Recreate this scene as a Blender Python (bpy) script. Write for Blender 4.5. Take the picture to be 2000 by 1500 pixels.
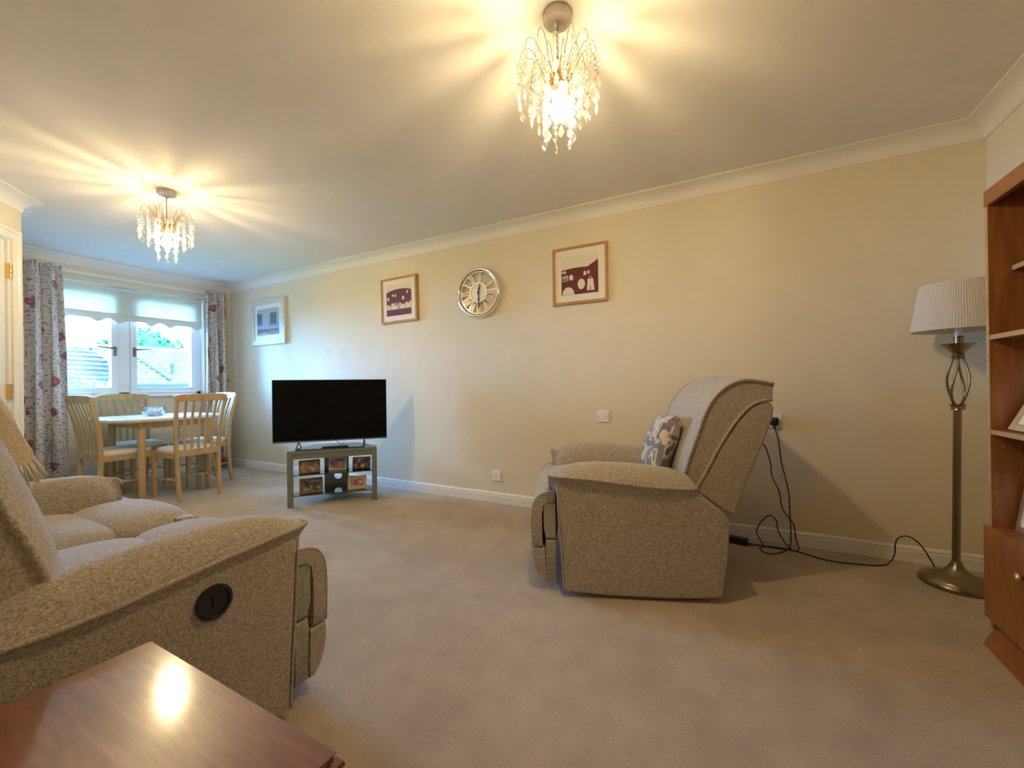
import bpy, bmesh, math, random
from mathutils import Vector, Matrix
from math import sin, cos, pi, radians as RAD, sqrt, atan2

random.seed(7)
for o in list(bpy.data.objects):
    bpy.data.objects.remove(o)
S = bpy.context.scene
C = S.collection

# ------------------------------------------------------------------ camera
HC = 1.0                                  # camera height (m)
FPX = 813.3                               # focal length in pixels of the 2000 px wide frame
cam_d = bpy.data.cameras.new('camera')
cam_d.sensor_fit = 'HORIZONTAL'
cam_d.sensor_width = 36.0
cam_d.lens = FPX / 2000 * 36.0
cam_d.clip_start = 0.02
cam_d.clip_end = 200
cam = bpy.data.objects.new('camera', cam_d)
C.objects.link(cam)
S.camera = cam
YAW, PIT, ROL = RAD(28.2715), RAD(0.069), RAD(0.6965)
fw = Vector((-sin(YAW) * cos(PIT), cos(YAW) * cos(PIT), sin(PIT)))
rt = Vector((cos(YAW), sin(YAW), 0))
dn = fw.cross(rt)
rt2 = rt * cos(ROL) + dn * sin(ROL)
dn2 = -rt * sin(ROL) + dn * cos(ROL)
cam.matrix_world = Matrix(((rt2.x, -dn2.x, -fw.x, 0), (rt2.y, -dn2.y, -fw.y, 0), (rt2.z, -dn2.z, -fw.z, HC), (0, 0, 0, 1)))

# ------------------------------------------------------------------ sky, window portal, exposure
SKY = 55.0
BULB = 445.0
w = bpy.data.worlds.new('World')
S.world = w
w.use_nodes = True
bg = w.node_tree.nodes['Background']
bg.inputs['Color'].default_value = (0.185, 0.49, 1.0, 1)      # overcast daylight, cold against the warm lamps
bg.inputs['Strength'].default_value = SKY
S.view_settings.view_transform = 'Standard'
S.view_settings.look = 'None'
S.view_settings.gamma = 1.0
S.view_settings.use_curve_mapping = False
S.view_settings.exposure = 0.90

pl = bpy.data.lights.new('window_portal', 'AREA')
pl.shape = 'RECTANGLE'
pl.size, pl.size_y = 1.2, 1.46
pl.cycles.is_portal = True
po = bpy.data.objects.new('window_portal', pl)
C.objects.link(po)
po.location = (-6.0, 2.03, 1.5)
po.rotation_euler = (0, RAD(-90), 0)

# ------------------------------------------------------------------ materials
MATS = {}


def nt(name):
    m = bpy.data.materials.new(name)
    m.use_nodes = True
    t = m.node_tree
    return m, t, t.nodes['Principled BSDF']


def setin(b, **k):
    for a, v in k.items():
        a = a.replace('_', ' ')
        b.inputs[a].default_value = v


def plain(name, col, rough=0.5, metal=0.0, **k):
    m, t, b = nt(name)
    b.inputs['Base Color'].default_value = (*col, 1)
    b.inputs['Roughness'].default_value = rough
    b.inputs['Metallic'].default_value = metal
    setin(b, **k)
    MATS[name] = m
    return m


def node(t, kind, **k):
    n = t.nodes.new(kind)
    for a, v in k.items():
        if a in n.inputs:
            n.inputs[a].default_value = v
        else:
            setattr(n, a, v)
    return n


def coords(t, kind='Object', scale=(1, 1, 1)):
    tc = t.nodes.new('ShaderNodeTexCoord')
    mp = t.nodes.new('ShaderNodeMapping')
    mp.inputs['Scale'].default_value = scale
    t.links.new(tc.outputs[kind], mp.inputs['Vector'])
    return mp.outputs['Vector']


def ramp(t, fac, stops):
    r = t.nodes.new('ShaderNodeValToRGB')
    e = r.color_ramp.elements
    e[0].position, e[0].color = stops[0][0], (*stops[0][1], 1)
    e[1].position, e[1].color = stops[-1][0], (*stops[-1][1], 1)
    for p, c in stops[1:-1]:
        x = e.new(p)
        x.color = (*c, 1)
    t.links.new(fac, r.inputs['Fac'])
    return r.outputs['Color']


def mixc(t, fac, a, b, mode='MIX'):
    n = t.nodes.new('ShaderNodeMix')
    n.data_type = 'RGBA'
    n.blend_type = mode
    for sock, v in ((n.inputs[0], fac), (n.inputs[6], a), (n.inputs[7], b)):
        if hasattr(v, 'is_linked'):
            t.links.new(v, sock)
        elif isinstance(v, (int, float)):
            sock.default_value = v
        else:
            sock.default_value = (*v, 1)
    return n.outputs[2]


def bump(t, b, h, strength=0.3, dist=0.01):
    n = t.nodes.new('ShaderNodeBump')
    n.inputs['Strength'].default_value = strength
    n.inputs['Distance'].default_value = dist
    t.links.new(h, n.inputs['Height'])
    t.links.new(n.outputs['Normal'], b.inputs['Normal'])


def noise(t, vec, scale, detail=2.0, rough=0.5):
    n = t.nodes.new('ShaderNodeTexNoise')
    n.inputs['Scale'].default_value = scale
    n.inputs['Detail'].default_value = detail
    n.inputs['Roughness'].default_value = rough
    t.links.new(vec, n.inputs['Vector'])
    return n.outputs['Fac']


def mottled(name, c1, c2, scale=40, rough=0.8, bs=0.15, bd=0.003, bscale=None, vscale=(1, 1, 1), lo=0.35, hi=0.65, **k):
    m, t, b = nt(name)
    v = coords(t, 'Object', vscale)
    f = noise(t, v, scale, 3)
    t.links.new(ramp(t, f, [(lo, c1), (hi, c2)]), b.inputs['Base Color'])
    b.inputs['Roughness'].default_value = rough
    setin(b, **k)
    if bs:
        bump(t, b, noise(t, v, bscale or scale, 2), bs, bd)
    MATS[name] = m
    return m


def carpet_mat():
    m, t, b = nt('carpet')
    v = coords(t)
    f1 = noise(t, v, 240, 2, 0.6)
    f2 = noise(t, v, 2.2, 3, 0.55)
    f3 = noise(t, v, 9, 2, 0.5)
    fine = ramp(t, f1, [(0.3, (0.53, 0.425, 0.315)), (0.7, (0.74, 0.61, 0.475))])
    big = ramp(t, f2, [(0.35, (0.86, 0.84, 0.82)), (0.65, (1.06, 1.05, 1.04))])
    mid = ramp(t, f3, [(0.35, (0.95, 0.94, 0.93)), (0.65, (1.03, 1.03, 1.03))])
    c = mixc(t, 1.0, mixc(t, 1.0, fine, big, 'MULTIPLY'), mid, 'MULTIPLY')
    t.links.new(c, b.inputs['Base Color'])
    b.inputs['Roughness'].default_value = 1.0
    b.inputs['Sheen Weight'].default_value = 0.25
    bump(t, b, noise(t, v, 160, 3, 0.7), 0.9, 0.012)
    MATS['carpet'] = m


def tweed_mat():
    m, t, b = nt('tweed')
    v = coords(t)
    a = noise(t, v, 135, 3, 0.75)
    a2 = noise(t, v, 300, 1, 0.5)
    g = mixc(t, 0.5, ramp(t, a, [(0.36, (0.16, 0.125, 0.09)), (0.46, (0.40, 0.345, 0.28)), (0.56, (0.52, 0.455, 0.375)), (0.66, (0.80, 0.74, 0.655))]),
             ramp(t, a2, [(0.3, (0.24, 0.195, 0.15)), (0.7, (0.64, 0.575, 0.495))]))
    t.links.new(g, b.inputs['Base Color'])
    b.inputs['Roughness'].default_value = 0.95
    b.inputs['Sheen Weight'].default_value = 0.3
    bump(t, b, noise(t, v, 260, 2, 0.7), 0.7, 0.004)
    MATS['tweed'] = m


def wood_mat(name, c1, c2, rough=0.4, vscale=(1, 12, 12), scale=6, coat=0.0, bs=0.05, lo=0.35, hi=0.7, dist=0.6):
    m, t, b = nt(name)
    v = coords(t, 'Object', vscale)
    n = t.nodes.new('ShaderNodeTexNoise')
    n.inputs['Scale'].default_value = scale
    n.inputs['Detail'].default_value = 5
    n.inputs['Distortion'].default_value = dist
    t.links.new(v, n.inputs['Vector'])
    t.links.new(ramp(t, n.outputs['Fac'], [(lo, c1), (hi, c2)]), b.inputs['Base Color'])
    b.inputs['Roughness'].default_value = rough
    b.inputs['Coat Weight'].default_value = coat
    b.inputs['Coat Roughness'].default_value = 0.12
    b.inputs['Coat IOR'].default_value = 1.75
    if bs:
        bump(t, b, n.outputs['Fac'], bs, 0.002)
    MATS[name] = m


def curtain_mat():
    m, t, b = nt('curtain_floral')
    tc = t.nodes.new('ShaderNodeTexCoord')
    uv = tc.outputs['UV']

    def spots(scale, off, r0, r1, warp, aspect=(1, 1, 1)):
        mp = t.nodes.new('ShaderNodeMapping')
        mp.inputs['Location'].default_value = off
        mp.inputs['Scale'].default_value = aspect
        t.links.new(uv, mp.inputs['Vector'])
        nz = t.nodes.new('ShaderNodeTexNoise')
        nz.inputs['Scale'].default_value = 26
        t.links.new(mp.outputs['Vector'], nz.inputs['Vector'])
        ad = t.nodes.new('ShaderNodeVectorMath')
        ad.operation = 'MULTIPLY_ADD'
        t.links.new(nz.outputs['Color'], ad.inputs[0])
        ad.inputs[1].default_value = (warp, warp, 0)
        t.links.new(mp.outputs['Vector'], ad.inputs[2])
        vo = t.nodes.new('ShaderNodeTexVoronoi')
        vo.voronoi_dimensions = '2D'
        vo.inputs['Scale'].default_value = scale
        t.links.new(ad.outputs[0], vo.inputs['Vector'])
        mr = t.nodes.new('ShaderNodeMapRange')
        mr.inputs['From Min'].default_value = r0
        mr.inputs['From Max'].default_value = r1
        mr.inputs['To Min'].default_value = 1
        mr.inputs['To Max'].default_value = 0
        t.links.new(vo.outputs['Distance'], mr.inputs['Value'])
        return mr.outputs['Result']
    base = (0.69, 0.66, 0.65)
    c = mixc(t, spots(13, (0.3, 0.1, 0), 0.13, 0.19, 0.05, (1, 2.3, 1)), base, (0.27, 0.29, 0.24))
    c = mixc(t, spots(11, (1.7, 0.6, 0), 0.10, 0.16, 0.06, (2.4, 0.9, 1)), c, (0.36, 0.36, 0.33))
    c = mixc(t, spots(17, (4.7, 2.6, 0), 0.08, 0.13, 0.07, (0.9, 2.6, 1)), c, (0.22, 0.20, 0.21))
    c = mixc(t, spots(15, (2.7, 3.1, 0), 0.07, 0.12, 0.04), c, (0.28, 0.15, 0.20))
    c = mixc(t, spots(3.4, (5.1, 3.3, 0), 0.12, 0.18, 0.09), c, (0.33, 0.10, 0.14))
    c = mixc(t, spots(3.4, (5.1, 3.3, 0), 0.04, 0.08, 0.11), c, (0.46, 0.24, 0.26))
    t.links.new(c, b.inputs['Base Color'])
    b.inputs['Roughness'].default_value = 0.9
    MATS['curtain'] = m


def crystal_mat():
    m = bpy.data.materials.new('crystal')
    m.use_nodes = True
    t = m.node_tree
    t.nodes.clear()
    out = t.nodes.new('ShaderNodeOutputMaterial')
    tr = node(t, 'ShaderNodeBsdfTransparent', Color=(0.94, 0.935, 0.92, 1))
    gl = node(t, 'ShaderNodeBsdfGlossy', Color=(1, 1, 1, 1), Roughness=0.05)
    tl = node(t, 'ShaderNodeBsdfTranslucent', Color=(0.95, 0.94, 0.92, 1))
    lw = node(t, 'ShaderNodeLayerWeight', Blend=0.55)
    m1 = node(t, 'ShaderNodeMixShader', Fac=0.04)
    m2 = node(t, 'ShaderNodeMixShader')
    t.links.new(tr.outputs[0], m1.inputs[1])
    t.links.new(tl.outputs[0], m1.inputs[2])
    t.links.new(lw.outputs['Facing'], m2.inputs[0])
    t.links.new(m1.outputs[0], m2.inputs[1])
    t.links.new(gl.outputs[0], m2.inputs[2])
    t.links.new(m2.outputs[0], out.inputs[0])
    MATS['crystal'] = m


def glass_mat(name, tint, gloss=0.12, rough=0.02):
    m = bpy.data.materials.new(name)
    m.use_nodes = True
    t = m.node_tree
    t.nodes.clear()
    out = t.nodes.new('ShaderNodeOutputMaterial')
    tr = node(t, 'ShaderNodeBsdfTransparent', Color=(*tint, 1))
    gl = node(t, 'ShaderNodeBsdfGlossy', Color=(1, 1, 1, 1), Roughness=rough)
    fr = node(t, 'ShaderNodeFresnel', IOR=1.45)
    mu = node(t, 'ShaderNodeMath', operation='ADD')
    mu.inputs[1].default_value = gloss
    mx = t.nodes.new('ShaderNodeMixShader')
    t.links.new(fr.outputs[0], mu.inputs[0])
    t.links.new(mu.outputs[0], mx.inputs[0])
    t.links.new(tr.outputs[0], mx.inputs[1])
    t.links.new(gl.outputs[0], mx.inputs[2])
    t.links.new(mx.outputs[0], out.inputs[0])
    MATS[name] = m


def translucent_mat(name, col, fac):
    m = bpy.data.materials.new(name)
    m.use_nodes = True
    t = m.node_tree
    t.nodes.clear()
    out = t.nodes.new('ShaderNodeOutputMaterial')
    d = node(t, 'ShaderNodeBsdfDiffuse', Color=(*col, 1))
    tl = node(t, 'ShaderNodeBsdfTranslucent', Color=(*col, 1))
    mx = node(t, 'ShaderNodeMixShader', Fac=fac)
    t.links.new(d.outputs[0], mx.inputs[1])
    t.links.new(tl.outputs[0], mx.inputs[2])
    t.links.new(mx.outputs[0], out.inputs[0])
    MATS[name] = m


def emit_mat(name, col, s):
    m = bpy.data.materials.new(name)
    m.use_nodes = True
    t = m.node_tree
    t.nodes.clear()
    out = t.nodes.new('ShaderNodeOutputMaterial')
    e = node(t, 'ShaderNodeEmission', Color=(*col, 1), Strength=s)
    t.links.new(e.outputs[0], out.inputs[0])
    MATS[name] = m


def photo_mat(name, cols, scale, seed):
    m, t, b = nt(name)
    tc = t.nodes.new('ShaderNodeTexCoord')
    mp = t.nodes.new('ShaderNodeMapping')
    mp.inputs['Location'].default_value = (seed, seed * 1.7, seed * 0.3)
    t.links.new(tc.outputs['Object'], mp.inputs['Vector'])
    f = noise(t, mp.outputs['Vector'], scale, 2.5, 0.6)
    n = len(cols)
    t.links.new(ramp(t, f, [(0.3 + 0.4 * i / (n - 1), c) for i, c in enumerate(cols)]), b.inputs['Base Color'])
    b.inputs['Roughness'].default_value = 0.25
    MATS[name] = m


carpet_mat()
tweed_mat()
curtain_mat()
crystal_mat()
mottled('wall_paint', (0.80, 0.715, 0.545), (0.82, 0.735, 0.565), 6, 0.85, 0.04, 0.002, 220)
mottled('ceiling_paint', (0.80, 0.77, 0.72), (0.82, 0.79, 0.74), 8, 0.9, 0.12, 0.003, 120)
plain('cornice_white', (0.86, 0.83, 0.77), 0.7)
plain('gloss_white', (0.87, 0.85, 0.78), 0.3)
plain('door_white', (0.84, 0.84, 0.83), 0.35)
plain('frame_white', (0.86, 0.86, 0.84), 0.3)
plain('brass', (0.75, 0.50, 0.20), 0.25, 1.0)
plain('gold_wire', (0.55, 0.38, 0.16), 0.3, 1.0)
plain('antique_brass', (0.30, 0.25, 0.155), 0.28, 1.0)
plain('chrome', (0.86, 0.84, 0.80), 0.12, 1.0)
plain('silver', (0.72, 0.68, 0.58), 0.3, 0.8)
plain('rose_metal', (0.55, 0.50, 0.45), 0.45, 0.3)
plain('cord_pale', (0.40, 0.34, 0.27), 0.6)
plain('black_plastic', (0.012, 0.012, 0.013), 0.35)
plain('black_screen', (0.003, 0.003, 0.003), 0.25, Specular_IOR_Level=0.12)
plain('lining_cloth', (0.035, 0.033, 0.032), 0.9)
plain('grey_metal', (0.25, 0.25, 0.26), 0.35, 0.8)
plain('cable', (0.035, 0.016, 0.018), 0.5)
plain('switch_white', (0.92, 0.90, 0.88), 0.3)
plain('slot_dark', (0.05, 0.045, 0.04), 0.6)
plain('stand_grey', (0.20, 0.205, 0.17), 0.45)
plain('glass_edge', (0.03, 0.06, 0.05), 0.2)
plain('mount_cream', (0.86, 0.81, 0.70), 0.7)
plain('mount_white', (0.88, 0.88, 0.86), 0.6)
plain('art_red', (0.15, 0.022, 0.020), 0.7)
plain('art_red_light', (0.185, 0.032, 0.027), 0.7)
plain('art_plum', (0.15, 0.038, 0.05), 0.7)
plain('art_cream', (0.80, 0.72, 0.57), 0.7)
plain('art_grey', (0.48, 0.44, 0.37), 0.7)
plain('art_lilac', (0.46, 0.47, 0.60), 0.7)
plain('art_teal', (0.10, 0.22, 0.28), 0.7)
plain('art_brown', (0.33, 0.22, 0.20), 0.7)
plain('art_navy', (0.13, 0.15, 0.28), 0.7)
plain('art_black', (0.04, 0.03, 0.03), 0.7)
plain('clock_face', (0.72, 0.70, 0.66), 0.4, 0.2)
plain('hand_black', (0.03, 0.025, 0.02), 0.4)
plain('pale_frame', (0.66, 0.66, 0.58), 0.45)
plain('seat_pad', (0.80, 0.77, 0.72), 0.85)
plain('table_top_white', (0.80, 0.78, 0.74), 0.18)
plain('roof_vent', (0.025, 0.025, 0.027), 0.9, Specular_IOR_Level=0.0)
plain('gutter', (0.02, 0.02, 0.02), 0.9, Specular_IOR_Level=0.0)
mottled('brick_far', (0.22, 0.085, 0.060), (0.30, 0.13, 0.095), 20, 0.9, 0, Specular_IOR_Level=0.0)
mottled('roof_tile', (0.075, 0.068, 0.060), (0.110, 0.098, 0.086), 3, 0.95, 0, Specular_IOR_Level=0.0)
mottled('foliage', (0.016, 0.042, 0.018), (0.040, 0.090, 0.036), 3, 0.9, 0, Specular_IOR_Level=0.0)
mottled('foliage_pale', (0.060, 0.100, 0.045), (0.160, 0.200, 0.100), 6, 0.9, 0, Specular_IOR_Level=0.0)
mottled('bark', (0.10, 0.07, 0.05), (0.18, 0.13, 0.09), 8, 0.9, 0, Specular_IOR_Level=0.0)
mottled('grass', (0.06, 0.10, 0.03), (0.09, 0.14, 0.045), 3, 1.0, 0, Specular_IOR_Level=0.0)
mottled('throw_knit', (0.46, 0.36, 0.25), (0.66, 0.54, 0.40), 160, 0.95, 0.8, 0.006, 120)
plain('tassel', (0.74, 0.64, 0.52), 0.9)
wood_mat('beech', (0.50, 0.325, 0.145), (0.62, 0.43, 0.21), 0.38, (9, 9, 1.2), 3)
wood_mat('mahogany', (0.125, 0.028, 0.013), (0.22, 0.058, 0.026), 0.32, (3, 22, 8), 2.2, 0.9, 0.10, 0.3, 0.7, 1.2)
wood_mat('teak', (0.25, 0.088, 0.024), (0.36, 0.142, 0.040), 0.4, (14, 14, 1.2), 3, 0.1)
wood_mat('teak_rail', (0.25, 0.088, 0.024), (0.36, 0.142, 0.040), 0.4, (12, 1.0, 16), 3, 0.1)
wood_mat('oak_edge', (0.44, 0.29, 0.145), (0.54, 0.38, 0.21), 0.5, (10, 1.5, 10), 3)
wood_mat('oak_frame', (0.46, 0.25, 0.075), (0.58, 0.34, 0.12), 0.4, (10, 10, 10), 2)
wood_mat('dark_frame', (0.17, 0.10, 0.05), (0.25, 0.16, 0.085), 0.4, (10, 10, 10), 2)
wood_mat('gold_frame', (0.55, 0.44, 0.26), (0.68, 0.56, 0.36), 0.35, (10, 10, 10), 2)
glass_mat('window_glass', (0.97, 0.99, 1.0), 0.0, 0.0)
glass_mat('shelf_glass', (0.72, 0.88, 0.86), 0.12)
glass_mat('bowl_glass', (0.96, 0.98, 0.98), 0.22, 0.05)
translucent_mat('blind_fabric', (0.78, 0.74, 0.63), 0.42)
translucent_mat('blind_hem', (0.78, 0.74, 0.63), 0.10)   # the same cloth, doubled
translucent_mat('shade_fabric', (0.84, 0.78, 0.70), 0.35)
emit_mat("bulb_light", (1.0, 0.76, 0.41), BULB)
photo_mat('photo_a', [(0.05, 0.03, 0.02), (0.36, 0.24, 0.15), (0.62, 0.48, 0.36)], 30, 1.0)
photo_mat('photo_b', [(0.10, 0.12, 0.30), (0.40, 0.20, 0.25), (0.70, 0.55, 0.48)], 34, 2.3)
photo_mat('photo_c', [(0.015, 0.012, 0.01), (0.16, 0.09, 0.06), (0.80, 0.70, 0.60)], 30, 3.4)
photo_mat('photo_d', [(0.01, 0.012, 0.02), (0.10, 0.08, 0.08), (0.72, 0.60, 0.50)], 24, 4.9)
photo_mat('photo_e', [(0.14, 0.03, 0.04), (0.50, 0.30, 0.24), (0.78, 0.64, 0.56)], 40, 5.7)
photo_mat('potpourri', [(0.16, 0.07, 0.04), (0.42, 0.20, 0.12), (0.70, 0.50, 0.36)], 60, 6.2)


def cushion_mat():
    m, t, b = nt('scatter_cushion')
    v = coords(t, 'Object', (1, 1, 1))
    n = t.nodes.new('ShaderNodeTexNoise')
    n.inputs['Scale'].default_value = 7
    n.inputs['Distortion'].default_value = 1.3
    t.links.new(v, n.inputs['Vector'])
    vo = t.nodes.new('ShaderNodeTexVoronoi')
    vo.inputs['Scale'].default_value = 9
    t.links.new(v, vo.inputs['Vector'])
    c = ramp(t, n.outputs['Fac'], [(0.36, (0.19, 0.20, 0.19)), (0.47, (0.20, 0.21, 0.20)), (0.49, (0.62, 0.53, 0.41)), (0.54, (0.66, 0.57, 0.45)), (0.56, (0.21, 0.22, 0.21)), (0.64, (0.20, 0.10, 0.07))])
    c = mixc(t, ramp(t, vo.outputs['Distance'], [(0.25, (1, 1, 1)), (0.3, (0, 0, 0))]), c, (0.60, 0.50, 0.37))
    t.links.new(c, b.inputs['Base Color'])
    b.inputs['Roughness'].default_value = 0.85
    MATS['scatter'] = m


cushion_mat()


# ------------------------------------------------------------------ mesh helpers
class MB:
    def __init__(s):
        s.v, s.f, s.mi, s.uv = [], [], [], None
        s.mats = []
        s.cur = 0

    def mat(s, name):
        if name not in s.mats:
            s.mats.append(name)
        s.cur = s.mats.index(name)
        return s

    def add(s, vs, fs):
        b = len(s.v)
        s.v += [tuple(x) for x in vs]
        for f in fs:
            s.f.append([b + i for i in f])
            s.mi.append(s.cur)
        return s

    def box(s, lo, hi, M=None):
        (a, b, c), (d, e, g) = lo, hi
        vs = [Vector(p) for p in ((a, b, c), (d, b, c), (d, e, c), (a, e, c), (a, b, g), (d, b, g), (d, e, g), (a, e, g))]
        if M is not None:
            vs = [M @ p for p in vs]
        return s.add(vs, [(3, 2, 1, 0), (4, 5, 6, 7), (0, 1, 5, 4), (1, 2, 6, 5), (2, 3, 7, 6), (3, 0, 4, 7)])

    def loft(s, secs, closed=True, caps=True):
        n = len(secs[0])
        vs = [p for q in secs for p in q]
        fs = []
        for i in range(len(secs) - 1):
            for j in range(n if closed else n - 1):
                k = (j + 1) % n
                fs.append((i * n + j, i * n + k, (i + 1) * n + k, (i + 1) * n + j))
        if caps and closed:
            fs.append(tuple(range(n - 1, -1, -1)))
            fs.append(tuple((len(secs) - 1) * n + j for j in range(n)))
        return s.add(vs, fs)

    def prism(s, poly, axis, a, b):
        """extrude a closed 2D polygon along axis (0 x, 1 y, 2 z)"""
        def p3(p, h):
            return {0: (h, p[0], p[1]), 1: (p[0], h, p[1]), 2: (p[0], p[1], h)}[axis]
        return s.loft([[p3(p, a) for p in poly], [p3(p, b) for p in poly]])

    def lathe(s, prof, n=24, ctr=(0, 0, 0), caps=True):
        secs = []
        for r, z in prof:
            secs.append([(ctr[0] + r * cos(2 * pi * k / n), ctr[1] + r * sin(2 * pi * k / n), ctr[2] + z) for k in range(n)])
        return s.loft(secs, True, caps)

    def tube(s, pts, r, n=8, rads=None):
        pts = [Vector(p) for p in pts]
        secs = []
        up = Vector((0, 0, 1))
        prev = None
        for i, p in enumerate(pts):
            d = (pts[min(i + 1, len(pts) - 1)] - pts[max(i - 1, 0)])
            if d.length < 1e-9:
                d = Vector((0, 0, 1))
            d.normalize()
            if prev is None:
                a = d.cross(up)
                if a.length < 1e-3:
                    a = d.cross(Vector((1, 0, 0)))
            else:
                a = prev - d * prev.dot(d)
                if a.length < 1e-6:
                    a = d.cross(up)
            a.normalize()
            prev = a
            b = d.cross(a)
            rr = rads[i] if rads else r
            secs.append([tuple(p + (a * cos(2 * pi * k / n) + b * sin(2 * pi * k / n)) * rr) for k in range(n)])
        return s.loft(secs)

    def bar(s, pts, wx, wy):
        """square bar through points, cross-section wx (x) by wy (y), horizontal sections"""
        secs = []
        for p in pts:
            ww = p[3] if len(p) > 3 else wx
            x, y, z = p[:3]
            secs.append([(x - ww / 2, y - wy / 2, z), (x + ww / 2, y - wy / 2, z), (x + ww / 2, y + wy / 2, z), (x - ww / 2, y + wy / 2, z)])
        return s.loft(secs)

    def sq(s, ctr, size, p=5.0, n=10, M=None, crown=0.0):
        """superquadric cushion block"""
        idx = {}
        vs, fs = [], []

        def vert(a, b, c):
            k = (round(a, 6), round(b, 6), round(c, 6))
            if k not in idx:
                d = (abs(a) ** p + abs(b) ** p + abs(c) ** p) ** (1 / p)
                x, y, z = a / d, b / d, c / d
                if crown:
                    z *= 1 + crown * (1 - x * x) * (1 - y * y)
                q = Vector((ctr[0] + x * size[0] / 2, ctr[1] + y * size[1] / 2, ctr[2] + z * size[2] / 2))
                idx[k] = len(vs)
                vs.append(M @ q if M is not None else q)
            return idx[k]
        g = [sin((2 * i / n - 1) * pi / 2 * 0.92) / sin(pi / 2 * 0.92) for i in range(n + 1)]
        for ax in range(3):
            for sg in (-1, 1):
                for i in range(n):
                    for j in range(n):
                        q = []
                        for (u, v) in ((i, j), (i + 1, j), (i + 1, j + 1), (i, j + 1)):
                            c = [0, 0, 0]
                            c[ax] = sg
                            c[(ax + 1) % 3] = g[u]
                            c[(ax + 2) % 3] = g[v]
                            q.append(vert(*c))
                        fs.append(q if sg > 0 else q[::-1])
        return s.add(vs, fs)


def obj(name, mb, mat=None, parent=None, smooth=False, bevel=0.0, sub=0, seg=2, auto=None):
    me = bpy.data.meshes.new(name)
    me.from_pydata(mb.v, [], mb.f)
    if mb.mats:
        for m in mb.mats:
            me.materials.append(MATS[m])
        me.polygons.foreach_set('material_index', mb.mi)
    elif mat:
        me.materials.append(MATS[mat])
    bm = bmesh.new()
    bm.from_mesh(me)
    bmesh.ops.recalc_face_normals(bm, faces=bm.faces)
    bm.to_mesh(me)
    bm.free()
    if mb.uv:
        ul = me.uv_layers.new(name='UVMap')
        for lp in me.loops:
            ul.data[lp.index].uv = mb.uv[lp.vertex_index]
    if smooth or auto is not None:
        me.polygons.foreach_set('use_smooth', [True] * len(me.polygons))
    if auto is not None:
        me.set_sharp_from_angle(angle=RAD(auto))
    me.update()
    o = bpy.data.objects.new(name, me)
    C.objects.link(o)
    if parent:
        o.parent = parent
    if bevel:
        b = o.modifiers.new('bevel', 'BEVEL')
        b.width = bevel
        b.segments = seg
        b.limit_method = 'ANGLE'
        b.angle_limit = RAD(35)
    if sub:
        u = o.modifiers.new('sub', 'SUBSURF')
        u.levels = u.render_levels = sub
    return o


def tag(o, label, cat, group=None, kind=None):
    o['label'] = label
    o['category'] = cat
    if group:
        o['group'] = group
    if kind:
        o['kind'] = kind
    return o


def thing(name, label, cat, loc=(0, 0, 0), rz=0.0, group=None):
    o = bpy.data.objects.new(name, None)
    o.empty_display_size = 0.1
    C.objects.link(o)
    o.location = loc
    o.rotation_euler = (0, 0, rz)
    return tag(o, label, cat, group)


def struct(name, mb, mat, parent=None, **k):
    o = obj(name, mb, mat, parent, **k)
    if not parent:
        o['kind'] = 'structure'
    return o


def dup(root, loc, rz, label=None):
    def cp(o, par):
        c = o.copy()
        C.objects.link(c)
        c.parent = par
        for ch in o.children:
            cp(ch, c)
        return c
    r = cp(root, None)
    r.location = loc
    r.rotation_euler = (0, 0, rz)
    if label:
        r['label'] = label
    return r


def smooth_path(pts, n=6):
    """Catmull-Rom through points"""
    P = [Vector(p) for p in pts]
    P = [P[0] * 2 - P[1]] + P + [P[-1] * 2 - P[-2]]
    out = []
    for i in range(1, len(P) - 2):
        for k in range(n):
            t = k / n
            a, b, c, d = P[i - 1], P[i], P[i + 1], P[i + 2]
            out.append(0.5 * ((2 * b) + (c - a) * t + (2 * a - 5 * b + 4 * c - d) * t * t + (3 * b - a - 3 * c + d) * t ** 3))
    out.append(P[-2])
    return out


# ------------------------------------------------------------------ room shell
XL, XR, YB, YF, ZC = -5.80, 1.148, 3.054, -0.60, 2.325
EX, EY = -4.378, 0.942                        # outer corner of the angled door wall
DU = Vector((0.755, -0.656, 0)).normalized()  # along the door wall, towards the camera
tt = (EY - YF) / -DU.y
FX = EX + DU.x * tt
ROOM = [(XR, YB), (XL, YB), (XL, EY), (EX, EY), (FX, YF), (XR, YF)]   # counter-clockwise from above

struct('floor', MB().prism([(p[0] * 1.0 + (0.2 if p[0] > 0 else (-0.3 if p[0] < -5 else 0)), p[1] + (0.2 if p[1] > 2 else -0.2)) for p in [(XR, YB), (XL, YB), (XL, EY), (EX, EY), (FX, YF), (XR, YF)]], 2, -0.1, 0.0), 'carpet')
struct('ceiling', MB().box((XL - 0.3, YF - 0.2, ZC), (XR + 0.2, YB + 0.2, ZC + 0.1)), 'ceiling_paint')
struct('wall_back', MB().box((XL - 0.3, YB, 0), (XR + 0.2, YB + 0.12, ZC)), 'wall_paint')
struct('wall_right', MB().box((XR, YF - 0.12, 0), (XR + 0.12, YB, ZC)), 'wall_paint')
struct('wall_front', MB().box((FX - 0.2, YF - 0.12, 0), (XR, YF, ZC)), 'wall_paint')
# window wall with its opening
WY0, WY1, WZ0, WZ1, WT = 1.30, 2.745, 0.915, 2.10, 0.26
mb = MB()
mb.box((XL - WT, EY - 0.1, 0), (XL, WY0, ZC)).box((XL - WT, WY1, 0), (XL, YB, ZC))
mb.box((XL - WT, WY0, 0), (XL, WY1, WZ0)).box((XL - WT, WY0, WZ1), (XL, WY1, ZC))
struct('wall_left', mb, 'wall_paint')
struct('wall_corner', MB().box((XL, EY - 0.1, 0), (EX, EY, ZC)), 'wall_paint')
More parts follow.
